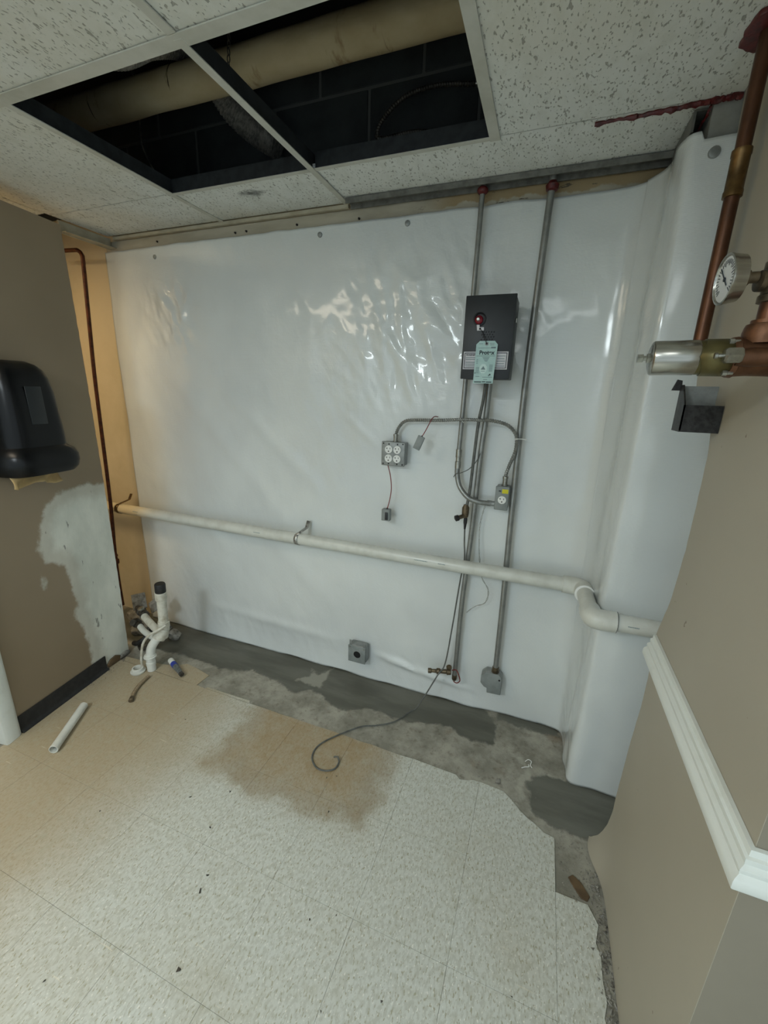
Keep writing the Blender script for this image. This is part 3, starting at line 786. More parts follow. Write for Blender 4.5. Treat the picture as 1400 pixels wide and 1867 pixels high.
# release tube beside it
tag(MB().tube([(-.226, 1.672, 1.52), (-.231, 1.680, 1.44), (-.243, 1.690, 1.35), (-.249, 1.693, 1.22), (-.254, 1.697, 1.08), (-.262, 1.700, 1.005)], .0062, 10).build('release_tube', 'cable'), 'thin dark tube from the control box to the brass valve', 'tube')

# upper brass valve
v1 = thing('brass_valve', (-.265, 1.70, .93), 'small tarnished brass valve on the wall below the conduit bend', 'valve')
MB().lathe((-.2655, 1.700, .955), (0, 0, 1), [(0, .008), (.004, .013), (.022, .015), (.045, .015), (.052, .011), (.058, .009)], 14).build('body', 'brass', v1)
MB().cyl((-.266, 1.695, .966), (-.292, 1.672, .958), .009, n=14).build('side_port', 'brass', v1)
MB().lathe((-.288, 1.676, .959), (-.75, -.65, -.2), [(0, .006), (.002, .013), (.014, .013), (.016, .009)], 14).build('knob', 'black_rubber', v1)
MB().lathe((-.262, 1.698, .905), (0, 0, 1), [(0, .004), (.02, .006), (.03, .008), (.048, .008), (.052, .006)], 12).build('hose_barb', 'black_rubber', v1)

# lower brass valve
v2 = thing('brass_valve', (-.30, 1.69, .15), 'brown brass drain valve at the foot of the wall', 'valve')
MB().lathe((-.267, 1.690, .195), (-1, -.15, -.12), [(0, .014), (.018, .016), (.022, .011), (.05, .010), (.054, .014), (.066, .014), (.07, .009), (.09, .008), (.094, .012), (.108, .012)], 14).build('body', 'brass', v2)
MB().lathe((-.276, 1.688, .198), (0, -.3, 1), [(0, .007), (.02, .007), (.022, .013), (.03, .013)], 12).build('stem', 'brass', v2)
MB().tube([(-.262, 1.69, .205), (-.24, 1.675, .222), (-.226, 1.68, .19), (-.222, 1.69, .158), (-.236, 1.695, .138), (-.252, 1.695, .143)], .0024, 8).build('wire_loop', 'wire_red', v2)

# black-grey sensor cable that trails over the floor
tag(MB().tube([(-.262, 1.698, .908), (-.258, 1.699, .84), (-.252, 1.699, .766), (-.262, 1.696, .662), (-.279, 1.692, .43), (-.297, 1.685, .235), (-.322, 1.655, .185), (-.368, 1.61, .085), (-.40, 1.59, .022), (-.425, 1.578, .0045), (-.472, 1.494, .003), (-.54, 1.44, .003), (-.605, 1.403, .004), (-.687, 1.308, .0045), (-.728, 1.238, .0045), (-.724, 1.18, .0045), (-.685, 1.143, .0045), (-.644, 1.142, .0045), (-.613, 1.163, .0045), (-.609, 1.195, .006), (-.622, 1.212, .012), (-.640, 1.214, .0045)], .0032, 8, 8).build('sensor_cable', 'cable'),
    'long grey cable hanging from the brass valve and curling over the floor', 'cable')
# twisted leftover wire
def twist(path, r, off):
    P = smoothpath(path, 12); m = MB()
    for ph in (0, math.pi):
        m.tube([p+V((math.cos(i*.55+ph)*off, math.sin(i*.55+ph)*off*.6, 0)) for i, p in enumerate(P)], r, 6, smooth=False)
    return m
tag(twist([(-.186, 1.706, 1.022), (-.194, 1.707, .985), (-.201, 1.708, .926), (-.196, 1.704, .84), (-.186, 1.703, .766), (-.170, 1.703, .694), (-.138, 1.705, .638), (-.146, 1.705, .578), (-.189, 1.706, .549), (-.222, 1.700, .514)], .0010, .0022).build('twisted_wire', 'bolt'), 'thin twisted wire dangling under the single outlet box conduit', 'wire')
tag(MB().tube([(-.327, 1.700, 1.125), (-.318, 1.698, 1.140), (-.297, 1.698, 1.146), (-.262, 1.690, 1.168), (-.238, 1.696, 1.20), (-.226, 1.698, 1.232)], .0018, 6).build('tie_wire', 'cable'), 'loose thin wire tied across the conduits below the cable', 'wire')

# outlets
def outlet(c, r, parent):
    x, y, z = c
    o = MB().lathe((x, y, z), (0, -1, 0), [(0, r), (.0035, r), (.0045, r*.93)], 24).build('outlet', 'outlet', parent)
    k = r/.0165; sl = MB(); yy = y-.0045
    sl.box((x-.0075*k, yy-.0006, z+.001*k), (x-.0055*k, yy+.0002, z+.008*k)); sl.box((x-.0105*k, yy-.0006, z+.0035*k), (x-.0055*k, yy+.0002, z+.0055*k)); sl.box((x+.0055*k, yy-.0006, z+.001*k), (x+.0075*k, yy+.0002, z+.008*k))
    sl.lathe((x, yy+.0002, z-.0075*k), (0, -1, 0), [(0, .0027*k), (.0008, .0027*k)], 12)
    sl.build('slots', 'dark', o); return o
qb = thing('outlet_box', (-.595, WS, 1.151), 'square steel box with four white outlets on the plastic sheet', 'outlet box')
MB().box((-.648, 1.700, 1.152), (-.546, 1.742, 1.252)).build('body', 'boxsteel', qb, bevel=.004)
MB().box((-.651, 1.690, 1.149), (-.543, 1.700, 1.255)).build('cover_plate', 'boxsteel', qb, bevel=.006, seg=3)
for a in (-.616, -.577):
    for b in (1.182, 1.221): outlet((a, 1.690, b), .0172, qb)
scr0 = None
for a, b in ((-.641, 1.246), (-.553, 1.158), (-.641, 1.158), (-.553, 1.246), (-.616, 1.244), (-.577, 1.244), (-.616, 1.159), (-.577, 1.159)):
    MB().lathe((a, 1.6905, b), (0, -1, 0), [(0, .0035), (.0015, .003)], 10).build('screw', 'dark', qb)
MB().lathe((-.594, 1.712, 1.250), (0, 0, 1), [(0, .012), (.008, .012), (.009, .0095), (.028, .0095), (.029, .011), (.036, .011)], 14).build('connector', 'bolt', qb)

sb = thing('outlet_box', (-.123, WS, 1.01), 'small grey box with one white outlet and a yellow sticker', 'outlet box')
MB().box((-.148, 1.692, 1.012), (-.097, 1.742, 1.107)).build('body', 'boxsteel', sb, bevel=.004)
MB().box((-.150, 1.684, 1.010), (-.096, 1.692, 1.109)).build('cover_plate', 'greyplate', sb, bevel=.005, seg=3)
outlet((-.121, 1.684, 1.054), .0165, sb)
MB().box((-.124, 1.6834, 1.081), (-.100, 1.6842, 1.098)).build('sticker', 'yellow', sb)
MB().box((-.137, 1.6834, 1.087), (-.128, 1.6842, 1.092)).build('stamp', 'ink', sb)
MB().lathe((-.119, 1.710, 1.106), (0, 0, 1), [(0, .012), (.008, .012), (.009, .0095), (.03, .0095), (.031, .011), (.04, .011)], 14).build('connector', 'bolt', sb)

mc = thing('armoured_cable', (-.34, 1.70, 1.14), 'flexible armoured cable arching between the two outlet boxes', 'cable')
ringed([(-.594, 1.712, 1.275), (-.590, 1.710, 1.295), (-.578, 1.706, 1.318), (-.556, 1.702, 1.340), (-.521, 1.700, 1.349), (-.409, 1.697, 1.354), (-.304, 1.686, 1.362), (-.235, 1.673, 1.364), (-.189, 1.674, 1.364), (-.134, 1.684, 1.351), (-.101, 1.690, 1.322), (-.091, 1.690, 1.292), (-.093, 1.692, 1.245), (-.108, 1.700, 1.195), (-.117, 1.708, 1.160), (-.119, 1.710, 1.138)], .0066).build('armour', 'flex', mc)
zt = tag(MB().tube([(-.100, 1.690, 1.297), (-.088, 1.681, 1.300), (-.072, 1.698, 1.299), (-.055, 1.690, 1.298)], .0022, 6).build('cable_tie', 'outlet'), 'white cable tie holding armoured cable to the thick conduit', 'cable tie')
tag(MB().tube([(-.322, 1.698, 1.368), (-.312, 1.683, 1.364), (-.302, 1.690, 1.350)], .0018, 6).build('cable_tie', 'outlet'), 'white cable tie where armoured cable crosses the thin conduit', 'cable tie')

# dangling switches
h1 = thing('dangling_switch', (-.470, 1.66, 1.236), 'small grey switch hanging tilted on a red wire above the outlets', 'switch')
ax = V((-.36, -.1, -.93)).normalized(); bx = V((.93, 0, -.36)).normalized(); cx_ = ax.cross(bx)
MB().obox((-.4725, 1.655, 1.262), ax*.0285, bx*.0145, cx_*.006).build('body', 'greyplate', h1, bevel=.0015)
MB().tube([(-.462, 1.657, 1.288), (-.452, 1.662, 1.306), (-.440, 1.678, 1.338), (-.432, 1.683, 1.357), (-.425, 1.700, 1.368), (-.418, 1.735, 1.366)], .0019, 6).build('lead', 'wire_red', h1)
MB().cyl((-.4635, 1.656, 1.285), (-.461, 1.658, 1.291), .0035, n=8).build('grommet', 'black_rubber', h1)
h2 = thing('dangling_switch', (-.617, 1.68, .893), 'small square grey switch hanging by a wire below the four outlets', 'switch')
MB().box((-.640, 1.684, .896), (-.602, 1.712, .950)).build('body', 'greyplate', h2, bevel=.002)
MB().box((-.622, 1.680, .902), (-.608, 1.684, .938)).build('rocker', 'black_box', h2, bevel=.0015)
MB().tube([(-.625, 1.705, 1.152), (-.612, 1.702, 1.115), (-.604, 1.700, 1.075), (-.602, 1.699, 1.035), (-.608, 1.698, .99), (-.618, 1.698, .950)], .0020, 6).build('lead', 'wire_red', h2)
MB().cyl((-.618, 1.698, .948), (-.617, 1.698, .955), .004, n=8).build('grommet', 'black_rubber', h2)

# low boxes
kb = thing('junction_box', (-.752, WS, .105), 'square steel box with a round open knockout low on the sheet', 'junction box')
MB().box((-.804, 1.690, .110), (-.706, 1.742, .206)).build('body', 'boxsteel', kb, bevel=.010, seg=3)
MB().box((-.803, 1.684, .109), (-.707, 1.690, .205)).build('cover_plate', 'greyplate', kb, bevel=.010, seg=3)
MB().lathe((-.752, 1.6842, .158), (0, -1, 0), [(0, .019), (.0008, .019)], 24).build('knockout_hole', 'dark', kb)
MB().lathe((-.752, 1.6844, .158), (0, -1, 0), [(0, .023), (.0012, .022), (.0014, .0195), (.0005, .019)], 24, cap=False).build('knockout_rim', 'boxsteel', kb)
for xa in (-.792, -.716):
    MB().box((xa-.006, 1.690, .204), (xa+.006, 1.693, .232)).build('mounting_ear', 'boxsteel', kb, bevel=.001)
    MB().lathe((xa, 1.684, .197), (0, -1, 0), [(0, .004), (.002, .0034)], 10).build('screw', 'bolt', kb)
ob = thing('junction_box', (-.075, WS, .133), 'grey octagonal box at the bottom end of the thicker conduit', 'junction box')
oc = [(-.128, .178), (-.128, .215), (-.108, .238), (-.050, .238), (-.036, .225), (-.034, .135), (-.096, .131), (-.098, .155), (-.112, .160)]
MB().prism([(x, 1.700, z) for x, z in oc], (0, .040, 0)).build('body', 'boxsteel', ob, bevel=.002)
MB().prism([(x*1.0, 1.692, z) for x, z in oc], (0, .008, 0)).build('cover_plate', 'greyplate', ob, bevel=.0025)
MB().lathe((-.046, 1.692, .212), (0, -1, 0), [(0, .0045), (.0015, .004)], 10).build('screw', 'dark', ob)

# =================================================================== CONTROL BOX + TAG
cb = thing('control_box', (-.219, WS, 1.514), 'black metal fire suppression control box mounted on the sheet', 'control box')
MB().box((-.302, 1.572, 1.514), (-.137, 1.700, 1.782)).build('housing', 'black_box', cb, bevel=.003)
MB().box((-.304, 1.562, 1.512), (-.135, 1.572, 1.784)).build('front_cover', 'black_box', cb, bevel=.002)
for zz in (1.535, 1.75): MB().box((-.285, 1.700, zz), (-.15, 1.703, zz+.025)).build('mounting_rail', 'boxsteel', cb); MB().box((-.19, 1.703, zz), (-.16, 1.744, zz+.025)).build('mounting_rail', 'boxsteel', cb)
MB().box((-.136, 1.60, 1.70), (-.131, 1.615, 1.715)).build('side_screw', 'bolt', cb, bevel=.001)
MB().lathe((-.252, 1.5625, 1.708), (0, -1, 0), [(0, .022), (.004, .022), (.005, .017), (-.004, .016)], 28).build('window_ring', 'black_plastic', cb)
rl = MB().sphere((-.254, 1.561, 1.706), .0145, (1, .75, 1), 18, 12).build('indicator_dome', 'red_lens', cb, label='dark red indicator dome')
MB().lathe((-.2555, 1.5495, 1.707), (0, -1, 0), [(0, .006), (.002, .004)], 12).build('indicator_pin', 'bolt', rl)
lp = MB().prism([(-.260, 1.556, 1.690), (-.250, 1.556, 1.690), (-.249, 1.556, 1.682), (-.234, 1.556, 1.682), (-.233, 1.556, 1.671), (-.257, 1.556, 1.671)], (0, .0015, 0)).build('seal_tab', 'paper_white', cb, bevel=.0005, seg=1)
MB().box((-.250, 1.5552, 1.674), (-.244, 1.5562, 1.680)).build('seal_slot', 'dark', lp)
# perforated vent dots
pv = MB()
for a in range(5):
    for b in range(4): pv.lathe((-.240+a*.009+(b % 2)*.0045, 1.5618, 1.643+b*.008), (0, -1, 0), [(0, .0026), (.0012, .0018)], 8)
pv.build('seal_beads', 'black_plastic', cb)
lb = MB().box((-.2975, 1.5605, 1.545), (-.1445, 1.562, 1.6035)).build('warning_label', 'paper_white', cb, label='white warning label with black border')
f = MB(); x0, x1, z0, z1 = -.294, -.148, 1.5485, 1.600
for a, b in (((x0, 1.5600, z1-.0022), (x1, 1.5606, z1)), ((x0, 1.5600, z0), (x1, 1.5606, z0+.0022)), ((x0, 1.5600, z0), (x0+.0022, 1.5606, z1)), ((x1-.0022, 1.5600, z0), (x1, 1.5606, z1))): f.box(a, b)
f.build('label_border', 'ink', lb)
text('WARNING', .0085, (-.268, 1.5602, 1.5925), (1, 0, 0), (0, 0, 1), 'ink', 'label_heading', lb, bold=True)
ln = MB()
for k, zz in enumerate((1.583, 1.577, 1.567, 1.561, 1.555)): ln.box((-.289, 1.5600, zz), (-.256+.003*(k % 3), 1.5606, zz+.0022))
for k, zz in enumerate((1.588, 1.579, 1.571, 1.563, 1.555)): ln.box((-.181, 1.5600, zz), (-.153-.003*(k % 2), 1.5606, zz+.0020))
ln.build('label_lines', 'ink_soft', lb)

tg = thing('inspection_tag', (-.219, 1.55, 1.496), 'pale green card inspection tag hanging on the black control box', 'tag')
def TG(u, v_, off=0):   # tag plane leans slightly
    return V((-.219+u+.0006*v_*100*.04, 1.551-off-.010*(1-v_/.14), 1.497+v_))
tb = MB(); pts = [(-.034, 0), (.034, 0), (.037, .128), (.026, .139), (-.026, .139), (-.037, .127)]
pts2 = [(-.0345, 0), (.0335, 0), (.0375, .128), (.0265, .140), (-.0245, .140), (-.0355, .129)]
card = tb.prism([TG(a, b) for a, b in pts2], (0, .0008, 0)).build('card', 'paper_tag', tg)
def lines(lst, mat, name):
    q = MB()
    for u0, u1, v0, v1 in lst: q.add([TG(u0, v0, .0004), TG(u1, v0, .0004), TG(u1, v1, .0004), TG(u0, v1, .0004)], [(0, 1, 2, 3)])
    return q.build(name, mat, card)
lines([(-.031, .032, .0905, .0915), (-.028, .016, .1165, .1172), (-.031, -.006, .003, .0062), (-.004, .008, .0038, .0068), (.010, .029, .003, .0062)], 'ink', 'rule_lines')
lines([(-.030, -.024, .066+k*.004, .0675+k*.004) for k in range(4)]+[(-.010+.003*k, .014-.002*k, .085-.004*k, .0868-.004*k) for k in range(4)]+[(.016, .028, .060-k*.004, .0618-k*.004) for k in range(6)]+[(-.030, -.018, .052-k*.0045, .0538-k*.0045) for k in range(5)]+[(.016, .032, .1155, .1205), (-.026, -.012, .130, .1316), (.010, .026, .131, .1326), (.012, .026, .126, .1276), (0, .014, .012, .0138), (-.004, .03, .020, .0216), (-.028, -.014, .022, .0236)], 'ink_soft', 'small_print')
text('Protex', .0185, TG(.003, .1015, .0006), (1, 0, 0), (0, .07, 1), 'ink', 'tag_heading', card, bold=True)
oct_ = [TG(-.004+.0135*math.cos(a), .049+.0165*math.sin(a), .0005) for a in [math.pi/8+k*math.pi/4 for k in range(8)]]
q = MB(); q.prism(oct_, (0, -.0003, 0)); q.build('tag_seal', 'ink_white', card)
tri = MB(); tri.add([TG(-.012, .046, .001), TG(.004, .046, .001), TG(-.004, .058, .001)], [(0, 1, 2)]); tri.add([TG(-.011, .040, .001), TG(.003, .040, .001), TG(.003, .0415, .001), TG(-.011, .0415, .001)], [(0, 1, 2, 3)])
tri.build('seal_emblem', 'ink_soft', card)
lines([(.016, .018, .024, .029), (.0185, .023, .027, .032), (-.0325, -.0295, .033, .036)], 'ink', 'punch_marks')
MB().lathe(TG(0, .131, .0006), (0, -1, 0), [(0, .0062), (.0008, .0058), (.0008, .003), (0, .0028)], 20, cap=False).build('eyelet', 'boxsteel', card)
MB().lathe(TG(0, .131, .0004), (0, -1, 0), [(0, .0029), (.0005, .0029)], 14).build('eyelet_hole', 'dark', card)
MB().tube([TG(0, .131, .001), V((-.226, 1.548, 1.642)), V((-.236, 1.556, 1.662)), V((-.245, 1.555, 1.676))], .0012, 6).build('tie_cord', 'black_rubber', tg)

# =================================================================== PVC RUN
pv_ = thing('drain_pipe', (-.8, 1.695, .70), 'long horizontal white plastic drain pipe across the back wall', 'pipe')
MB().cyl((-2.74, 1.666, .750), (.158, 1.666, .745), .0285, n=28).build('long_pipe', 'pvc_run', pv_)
MB().tube([(.148, 1.666, .745), (.182, 1.666, .745), (.204, 1.661, .745), (.218, 1.646, .7455), (.222, 1.622, .746), (.222, 1.596, .747)], .0345, 24, 8).build('elbow', 'pvc', pv_)
MB().cyl((.222, 1.63, .746), (.228, 1.43, .752), .0285, n=28).build('short_pipe', 'pvc', pv_)
MB().tube([(.2275, 1.462, .750), (.228, 1.440, .751), (.230, 1.420, .752), (.238, 1.405, .753), (.255, 1.400, .753), (.300, 1.400, .754)], .0345, 24, 8).build('elbow', 'pvc', pv_)
MB().lathe((.222, 1.600, .747), (0, -1, .03), [(0, .0348), (.004, .0352), (.006, .031)], 28).build('hub_rim', 'outlet', pv_)
MB().cyl((.29, 1.400, .754), (.72, 1.400, .760), .0285, n=28).build('end_pipe', 'pvc', pv_)
MB().lathe((.300, 1.400, .754), (1, 0, .01), [(0, .0345), (.0012, .0347), (.0014, .029)], 28).build('joint_line', 'ink', pv_)
pm = MB()
def pmarks(xc, n, wd, y, z, seed, rr=.0287):
    R_ = random.Random(seed); x = xc
    for k in range(n):
        w2 = wd*R_.uniform(.5, 1.3); a = math.radians(12)
        pm.box((x, y-rr*math.cos(a)-.0006, z+rr*math.sin(a)-.0013), (x+w2, y-rr*math.cos(a)+.002, z+rr*math.sin(a)+.0013)); x += w2+wd*.35
pmarks(-.462, 9, .0055, 1.666, .7462, 1); pmarks(-.354, 6, .004, 1.666, .7460, 2); pmarks(-1.32, 6, .006, 1.666, .7475, 3)
pmarks(.33, 9, .003, 1.400, .755, 4); pmarks(-2.165, 4, .008, 1.666, .749, 6)
pm.build('pipe_lettering', 'ink_soft', pv_)
def pipe_strap(x, zc, label, mat):
    t = thing('pipe_strap', (x, 1.70, zc), label, 'pipe strap', 'metal straps holding the drain pipe')
    b = MB(); N = 26; R0 = .0295; wd = .0105
    for k in range(N+1):
        a = math.radians(60-k*270/N)
        for sx in (-1, 1): b.v.append((x-.004+sx*wd, 1.666-R0*math.cos(a), zc+R0*math.sin(a)))
    for k in range(N): b.f.append((2*k, 2*k+1, 2*k+3, 2*k+2))
    o = b.build('band', mat, t); o.modifiers.new('t', 'SOLIDIFY').thickness = .0016; o.modifiers['t'].offset = 1
    b = MB(); P = [V((x-.004, 1.651, zc+.026)), V((x+.006, 1.680, zc+.036)), V((x+.014, 1.716, zc+.046)), V((x+.016, 1.733, zc+.078))]
    for i, p in enumerate(P):
        wv = V((1, 0, 0)) if i else V((1, 0, 0)); b.v += [tuple(p-wv*wd*.9), tuple(p+wv*wd*.9)]
    for i in range(3): b.f.append((2*i, 2*i+1, 2*i+3, 2*i+2))
    o = b.build('tab', mat, t); o.modifiers.new('t', 'SOLIDIFY').thickness = .0016
    MB().lathe((x+.016, 1.733, zc+.072), (0, -1, .1), [(0, .0055), (.003, .005), (.004, .002)], 10).build('nail_head', 'dark', t)
    MB().lathe((x+.004, 1.668, zc+.0325), (.2, -.8, .6), [(0, .003), (.0025, .003)], 10).build('hole', 'dark', t)
pipe_strap(-1.066, .7467, 'shiny perforated metal strap on the drain pipe, mid wall', 'strap')
pipe_strap(-2.296, .7492, 'rusty metal strap on the drain pipe by the copper tube', 'brass_fit')

# =================================================================== LEFT COPPER TUBE
lc = thing('copper_tube', (-2.32, 1.62, .14), 'dark vertical copper tube at the left end of the wall', 'pipe')
MB().tube([(-2.50, 1.62, 2.103), (-2.30, 1.62, 2.095), (-2.262, 1.62, 2.090), (-2.240, 1.62, 2.070), (-2.238, 1.62, 2.03), (-2.262, 1.62, 1.75), (-2.285, 1.62, 1.45), (-2.312, 1.62, .83), (-2.346, 1.62, .42), (-2.348, 1.62, .12)], .0095, 12, 8).build('pipe', 'copper_dark', lc)
MB().lathe((-2.346, 1.62, .40), (0, 0, 1), [(0, .011), (.006, .017), (.03, .018), (.036, .012), (.05, .012), (.055, .016), (.066, .012)], 12).build('stop_valve', 'copper_dark', lc)
MB().cyl((-2.346, 1.62, .43), (-2.375, 1.59, .44), .007, n=10).build('valve_handle', 'copper_dark', lc)

# =================================================================== RIGHT COPPER PIPE
rc = thing('copper_pipe', (.322, 1.25, 1.40), 'shiny vertical copper pipe in front of the right wall', 'pipe')
MB().cyl((.322, 1.255, 1.565), (.322, 1.255, 2.30), .0145, n=20).build('pipe', 'copper', rc)
MB().lathe((.322, 1.255, 1.885), (0, 0, 1), [(0, .0150), (.001, .0185), (.012, .0185), (.014, .0172), (.075, .0172), (.077, .0185), (.088, .0185), (.089, .015)], 20).build('coupling', 'brass_fit', rc)
m = MB(); P = []
for k in range(22):
    a = 2*math.pi*k/22; r_ = .045+.02*noise.noise((math.cos(a)*2, math.sin(a)*2, 3)); P.append((.322+r_*math.cos(a)*.75-.008, 1.255+r_*math.sin(a)*1.2, CH-.010))
m.prism(P, (0, 0, .012)); m.build('sealant_collar', 'sealant', rc, bevel=.003, label='dark red sealant collar at the ceiling')

# red sealant beads
def bead(pts, r, label, n=7):
    P = smoothpath(pts, 14); rr = random.Random(len(label))
    m = MB().tube([p+V((rr.uniform(-1, 1), rr.uniform(-1, 1), rr.uniform(-.5, .5)))*r*.35 for p in P], r, n, smooth=False, rf=lambda u: .35+.9*abs(noise.noise((u*14, r*900, 1)))+.5*u)
    return tag(m.build('sealant_bead', 'sealant'), label, 'sealant', 'dark red sealant beads')
bead([(.03, 1.488, CH-.001), (.12, 1.486, CH-.001), (.22, 1.480, CH-.002), (.30, 1.473, CH-.002), (.348, 1.470, CH-.003)], .0075, 'dark red sealant line along the ceiling tile edge')
bead([(.295, 1.483, CH-.006), (.290, 1.50, CH-.022), (.281, 1.56, CH-.040), (.279, 1.64, CH-.044), (.276, 1.715, CH-.036), (.262, 1.735, CH-.034)], .0045, 'dark red sealant line down the side of the pier')

# =================================================================== VALVE ASSEMBLY, GAUGE, BRACKET
va = thing('control_valve', (.30, .85, 1.49), 'bronze valve with a stainless cylinder projecting from the right wall', 'valve')
AX = (1, 0, .02); ZV = 1.522
MB().lathe((.152, .85, ZV-.001), AX, [(0, .020), (.002, .0255), (.004, .027), (.064, .027), (.066, .026)], 36).build('solenoid_cylinder', 'steel', va)
MB().lathe((.134, .85, ZV-.001), AX, [(0, .0072), (.008, .0072), (.009, .0045), (.013, .0045), (.014, .0085), (.018, .0085)], 6).build('adjusting_bolt', 'bolt', va)
m = MB(); bp = []
for k in range(15):
    a = math.radians(-90+180*k/14); bp.append((.222-.012*math.cos(a)**2, .85-.0275*math.cos(a) , ZV+.0275*math.sin(a)))
b = MB()
for k in range(15):
    a = math.radians(-105+210*k/14); c_ = V((.0, .85-.0285*math.cos(a), ZV+.0285*math.sin(a)))
    b.v += [(.216-.0*a+.010*abs(math.sin(a)), c_.y, c_.z), (.268, c_.y, c_.z)]
for k in range(14): b.f.append((2*k, 2*k+1, 2*k+3, 2*k+2))
bo = b.build('saddle_bracket', 'olive', va); bo.modifiers.new('t', 'SOLIDIFY').thickness = .002
MB().lathe((.216, .85, ZV), AX, [(0, .0262), (.046, .0262)], 30).build('inner_bonnet', 'olive', va)
MB().lathe((.258, .85, ZV), AX, [(0, .024), (.003, .030), (.010, .031), (.012, .029), (.030, .028), (.06, .029), (.09, .028)], 30).build('valve_body', 'bronze', va, bevel=0)
MB().lathe((.262, .822, ZV-.002), (1, 0, .02), [(0, .012), (.02, .014), (.05, .013), (.075, .015)], 20).build('side_boss', 'bronze', va)
MB().lathe((.244, .815, ZV), (1, 0, .02), [(0, .009), (.003, .0125), (.020, .0125), (.023, .010)], 6).build('hex_nut', 'bolt', va)
MB().lathe((.232, .815, ZV), (1, 0, .02), [(0, .0045), (.004, .0045), (.005, .003), (.013, .003)], 10).build('test_nipple', 'bolt', va)
for zz in (ZV+.022, ZV-.024): MB().lathe((.252, .832, zz), (1, 0, 0), [(0, .0045), (.006, .0045), (.007, .003), (.014, .003)], 8).build('flange_bolt', 'bolt', va)
MB().lathe((.300, .85, ZV+.020), (0, 0, 1), [(0, .028), (.016, .0285), (.024, .027), (.028, .0255), (.029, .021), (.034, .021)], 26).build('union_collar', 'bronze', va)
MB().cyl((.300, .85, ZV+.03), (.300, .85, 2.20), .0155, n=22).build('riser_pipe', 'copper', va)
MB().lathe((.300, .85, 1.600), (0, 0, 1), [(0, .0165), (.001, .0205), (.010, .0205), (.012, .018), (.045, .018), (.047, .0205), (.056, .0205), (.057, .0165)], 22).build('gauge_tee', 'brass', va)
MB().lathe((.303, .848, 1.628), (-1, -.15, .05), [(0, .012), (.022, .012), (.023, .0145), (.030, .0145), (.031, .010)], 18).build('tee_branch', 'brass', va)
MB().cyl((.30, .85, ZV), (.352, .85, ZV), .013, n=18).build('wall_stub', 'bronze', va)

ga = thing('pressure_gauge', (.244, .85, 1.60), 'round steel pressure gauge screwed onto the valve riser', 'gauge')
gn = V((-.99, -.07, -.04)).normalized(); gc = V((.2445, .842, 1.634))
MB().lathe(gc-gn*.014, gn, [(.008, .026), (.010, .032), (.024, .0345), (.0265, .0355), (.030, .0355), (.0305, .033), (.028, .0325), (.027, .0318)], 40).build('case', 'steel', ga)
MB().lathe(gc+gn*.0130, gn, [(0, .0316), (.0008, .0316)], 40).build('dial', 'glass_dial', ga)
gu, gw = perp(gn)
gup = (V((0, 0, 1))-gn*gn.z).normalized(); gri = gup.cross(gn)
m = MB()
for k in range(28):
    a = math.radians(-135+270*k/27); d = gup*math.cos(a)+gri*math.sin(a); t_ = gn.cross(d); L0 = .022 if k % 3 else .019
    m.obox(gc+gn*.0142+d*((L0+.028)/2), d*((.028-L0)/2), t_*.0005, gn*.0002)
m.build('tick_marks', 'ink', ga)
d = (gup*-.72+gri*.69).normalized(); m = MB(); m.obox(gc+gn*.0150-d*.006, d*.019, gn.cross(d)*.0009, gn*.0003); m.lathe(gc+gn*.0143, gn, [(0, .003), (.0016, .003)], 14); m.build('needle', 'ink', ga)
MB().lathe(gc-gn*.005, -gn, [(0, .011), (.010, .011), (.007, .008), (.022, .008)], 16).build('stem', 'brass', ga)

br = thing('metal_bracket', (.31, 1.14, 1.39), 'cut-off grey metal channel sticking out of the right wall', 'bracket')
X0, X1, Y0, Y1 = .277, .3535, 1.105, 1.165
m = MB(); m.box((X0+.004, Y0, 1.392), (X1, Y0+.003, 1.447)); m.build('front_plate', 'galv_dark', br)
m = MB(); m.box((X0+.012, Y1-.003, 1.392), (X1, Y1, 1.488)); m.build('back_plate', 'boxsteel', br)
m = MB(); m.box((X0+.004, Y0, 1.389), (X1, Y1, 1.392)); m.build('floor_plate', 'galv_dark', br)
m = MB(); m.prism([(X0+.004, Y0, 1.392), (X0+.004, Y1, 1.392), (X0+.004, Y1, 1.490), (X0+.004, Y1-.02, 1.490), (X0+.004, Y0, 1.447)], (.003, 0, 0)); m.build('side_plate', 'galv_dark', br)
m = MB(); m.prism([(X0-.012, Y1, 1.478), (X0+.008, Y1, 1.478), (X0+.006, Y1, 1.500), (X0-.004, Y1, 1.502)], (0, .004, 0)); m.build('bent_tab', 'galv_dark', br)

# =================================================================== PAPER TOWEL DISPENSER
pd = thing('towel_dispenser', tuple(LW(.24, .0, 1.10)), 'black plastic paper towel dispenser on the left wall', 'dispenser')
LV = [(1.100, .125, .345, .135), (1.106, .110, .372, .165), (1.125, .100, .388, .178), (1.150, .096, .394, .182), (1.175, .098, .392, .180), (1.195, .105, .383, .172), (1.208, .118, .366, .160), (1.214, .122, .360, .154), (1.26, .122, .357, .156), (1.35, .124, .350, .154), (1.42, .127, .345, .150), (1.47, .132, .338, .142), (1.50, .142, .328, .130), (1.52, .156, .312, .112), (1.532, .178, .290, .085)]
m = MB(); n_ = 40; rings = []
for z, u0, u1, dp in LV:
    uc, hw = (u0+u1)/2, (u1-u0)/2
    for k in range(n_):
        a = math.pi*k/(n_-1); e = .42
        cu0, sn = math.cos(a), math.sin(a)
        m.v.append(tuple(LW(uc+hw*math.copysign(abs(cu0)**e, cu0), .001+dp*sn**e, z)))
for j in range(len(LV)-1):
    for k in range(n_-1): m.f.append((j*n_+k, j*n_+k+1, (j+1)*n_+k+1, (j+1)*n_+k))
m.f.append(tuple(range(n_))[::-1]); t0 = (len(LV)-1)*n_; m.f.append(tuple(t0+k for k in range(n_)))
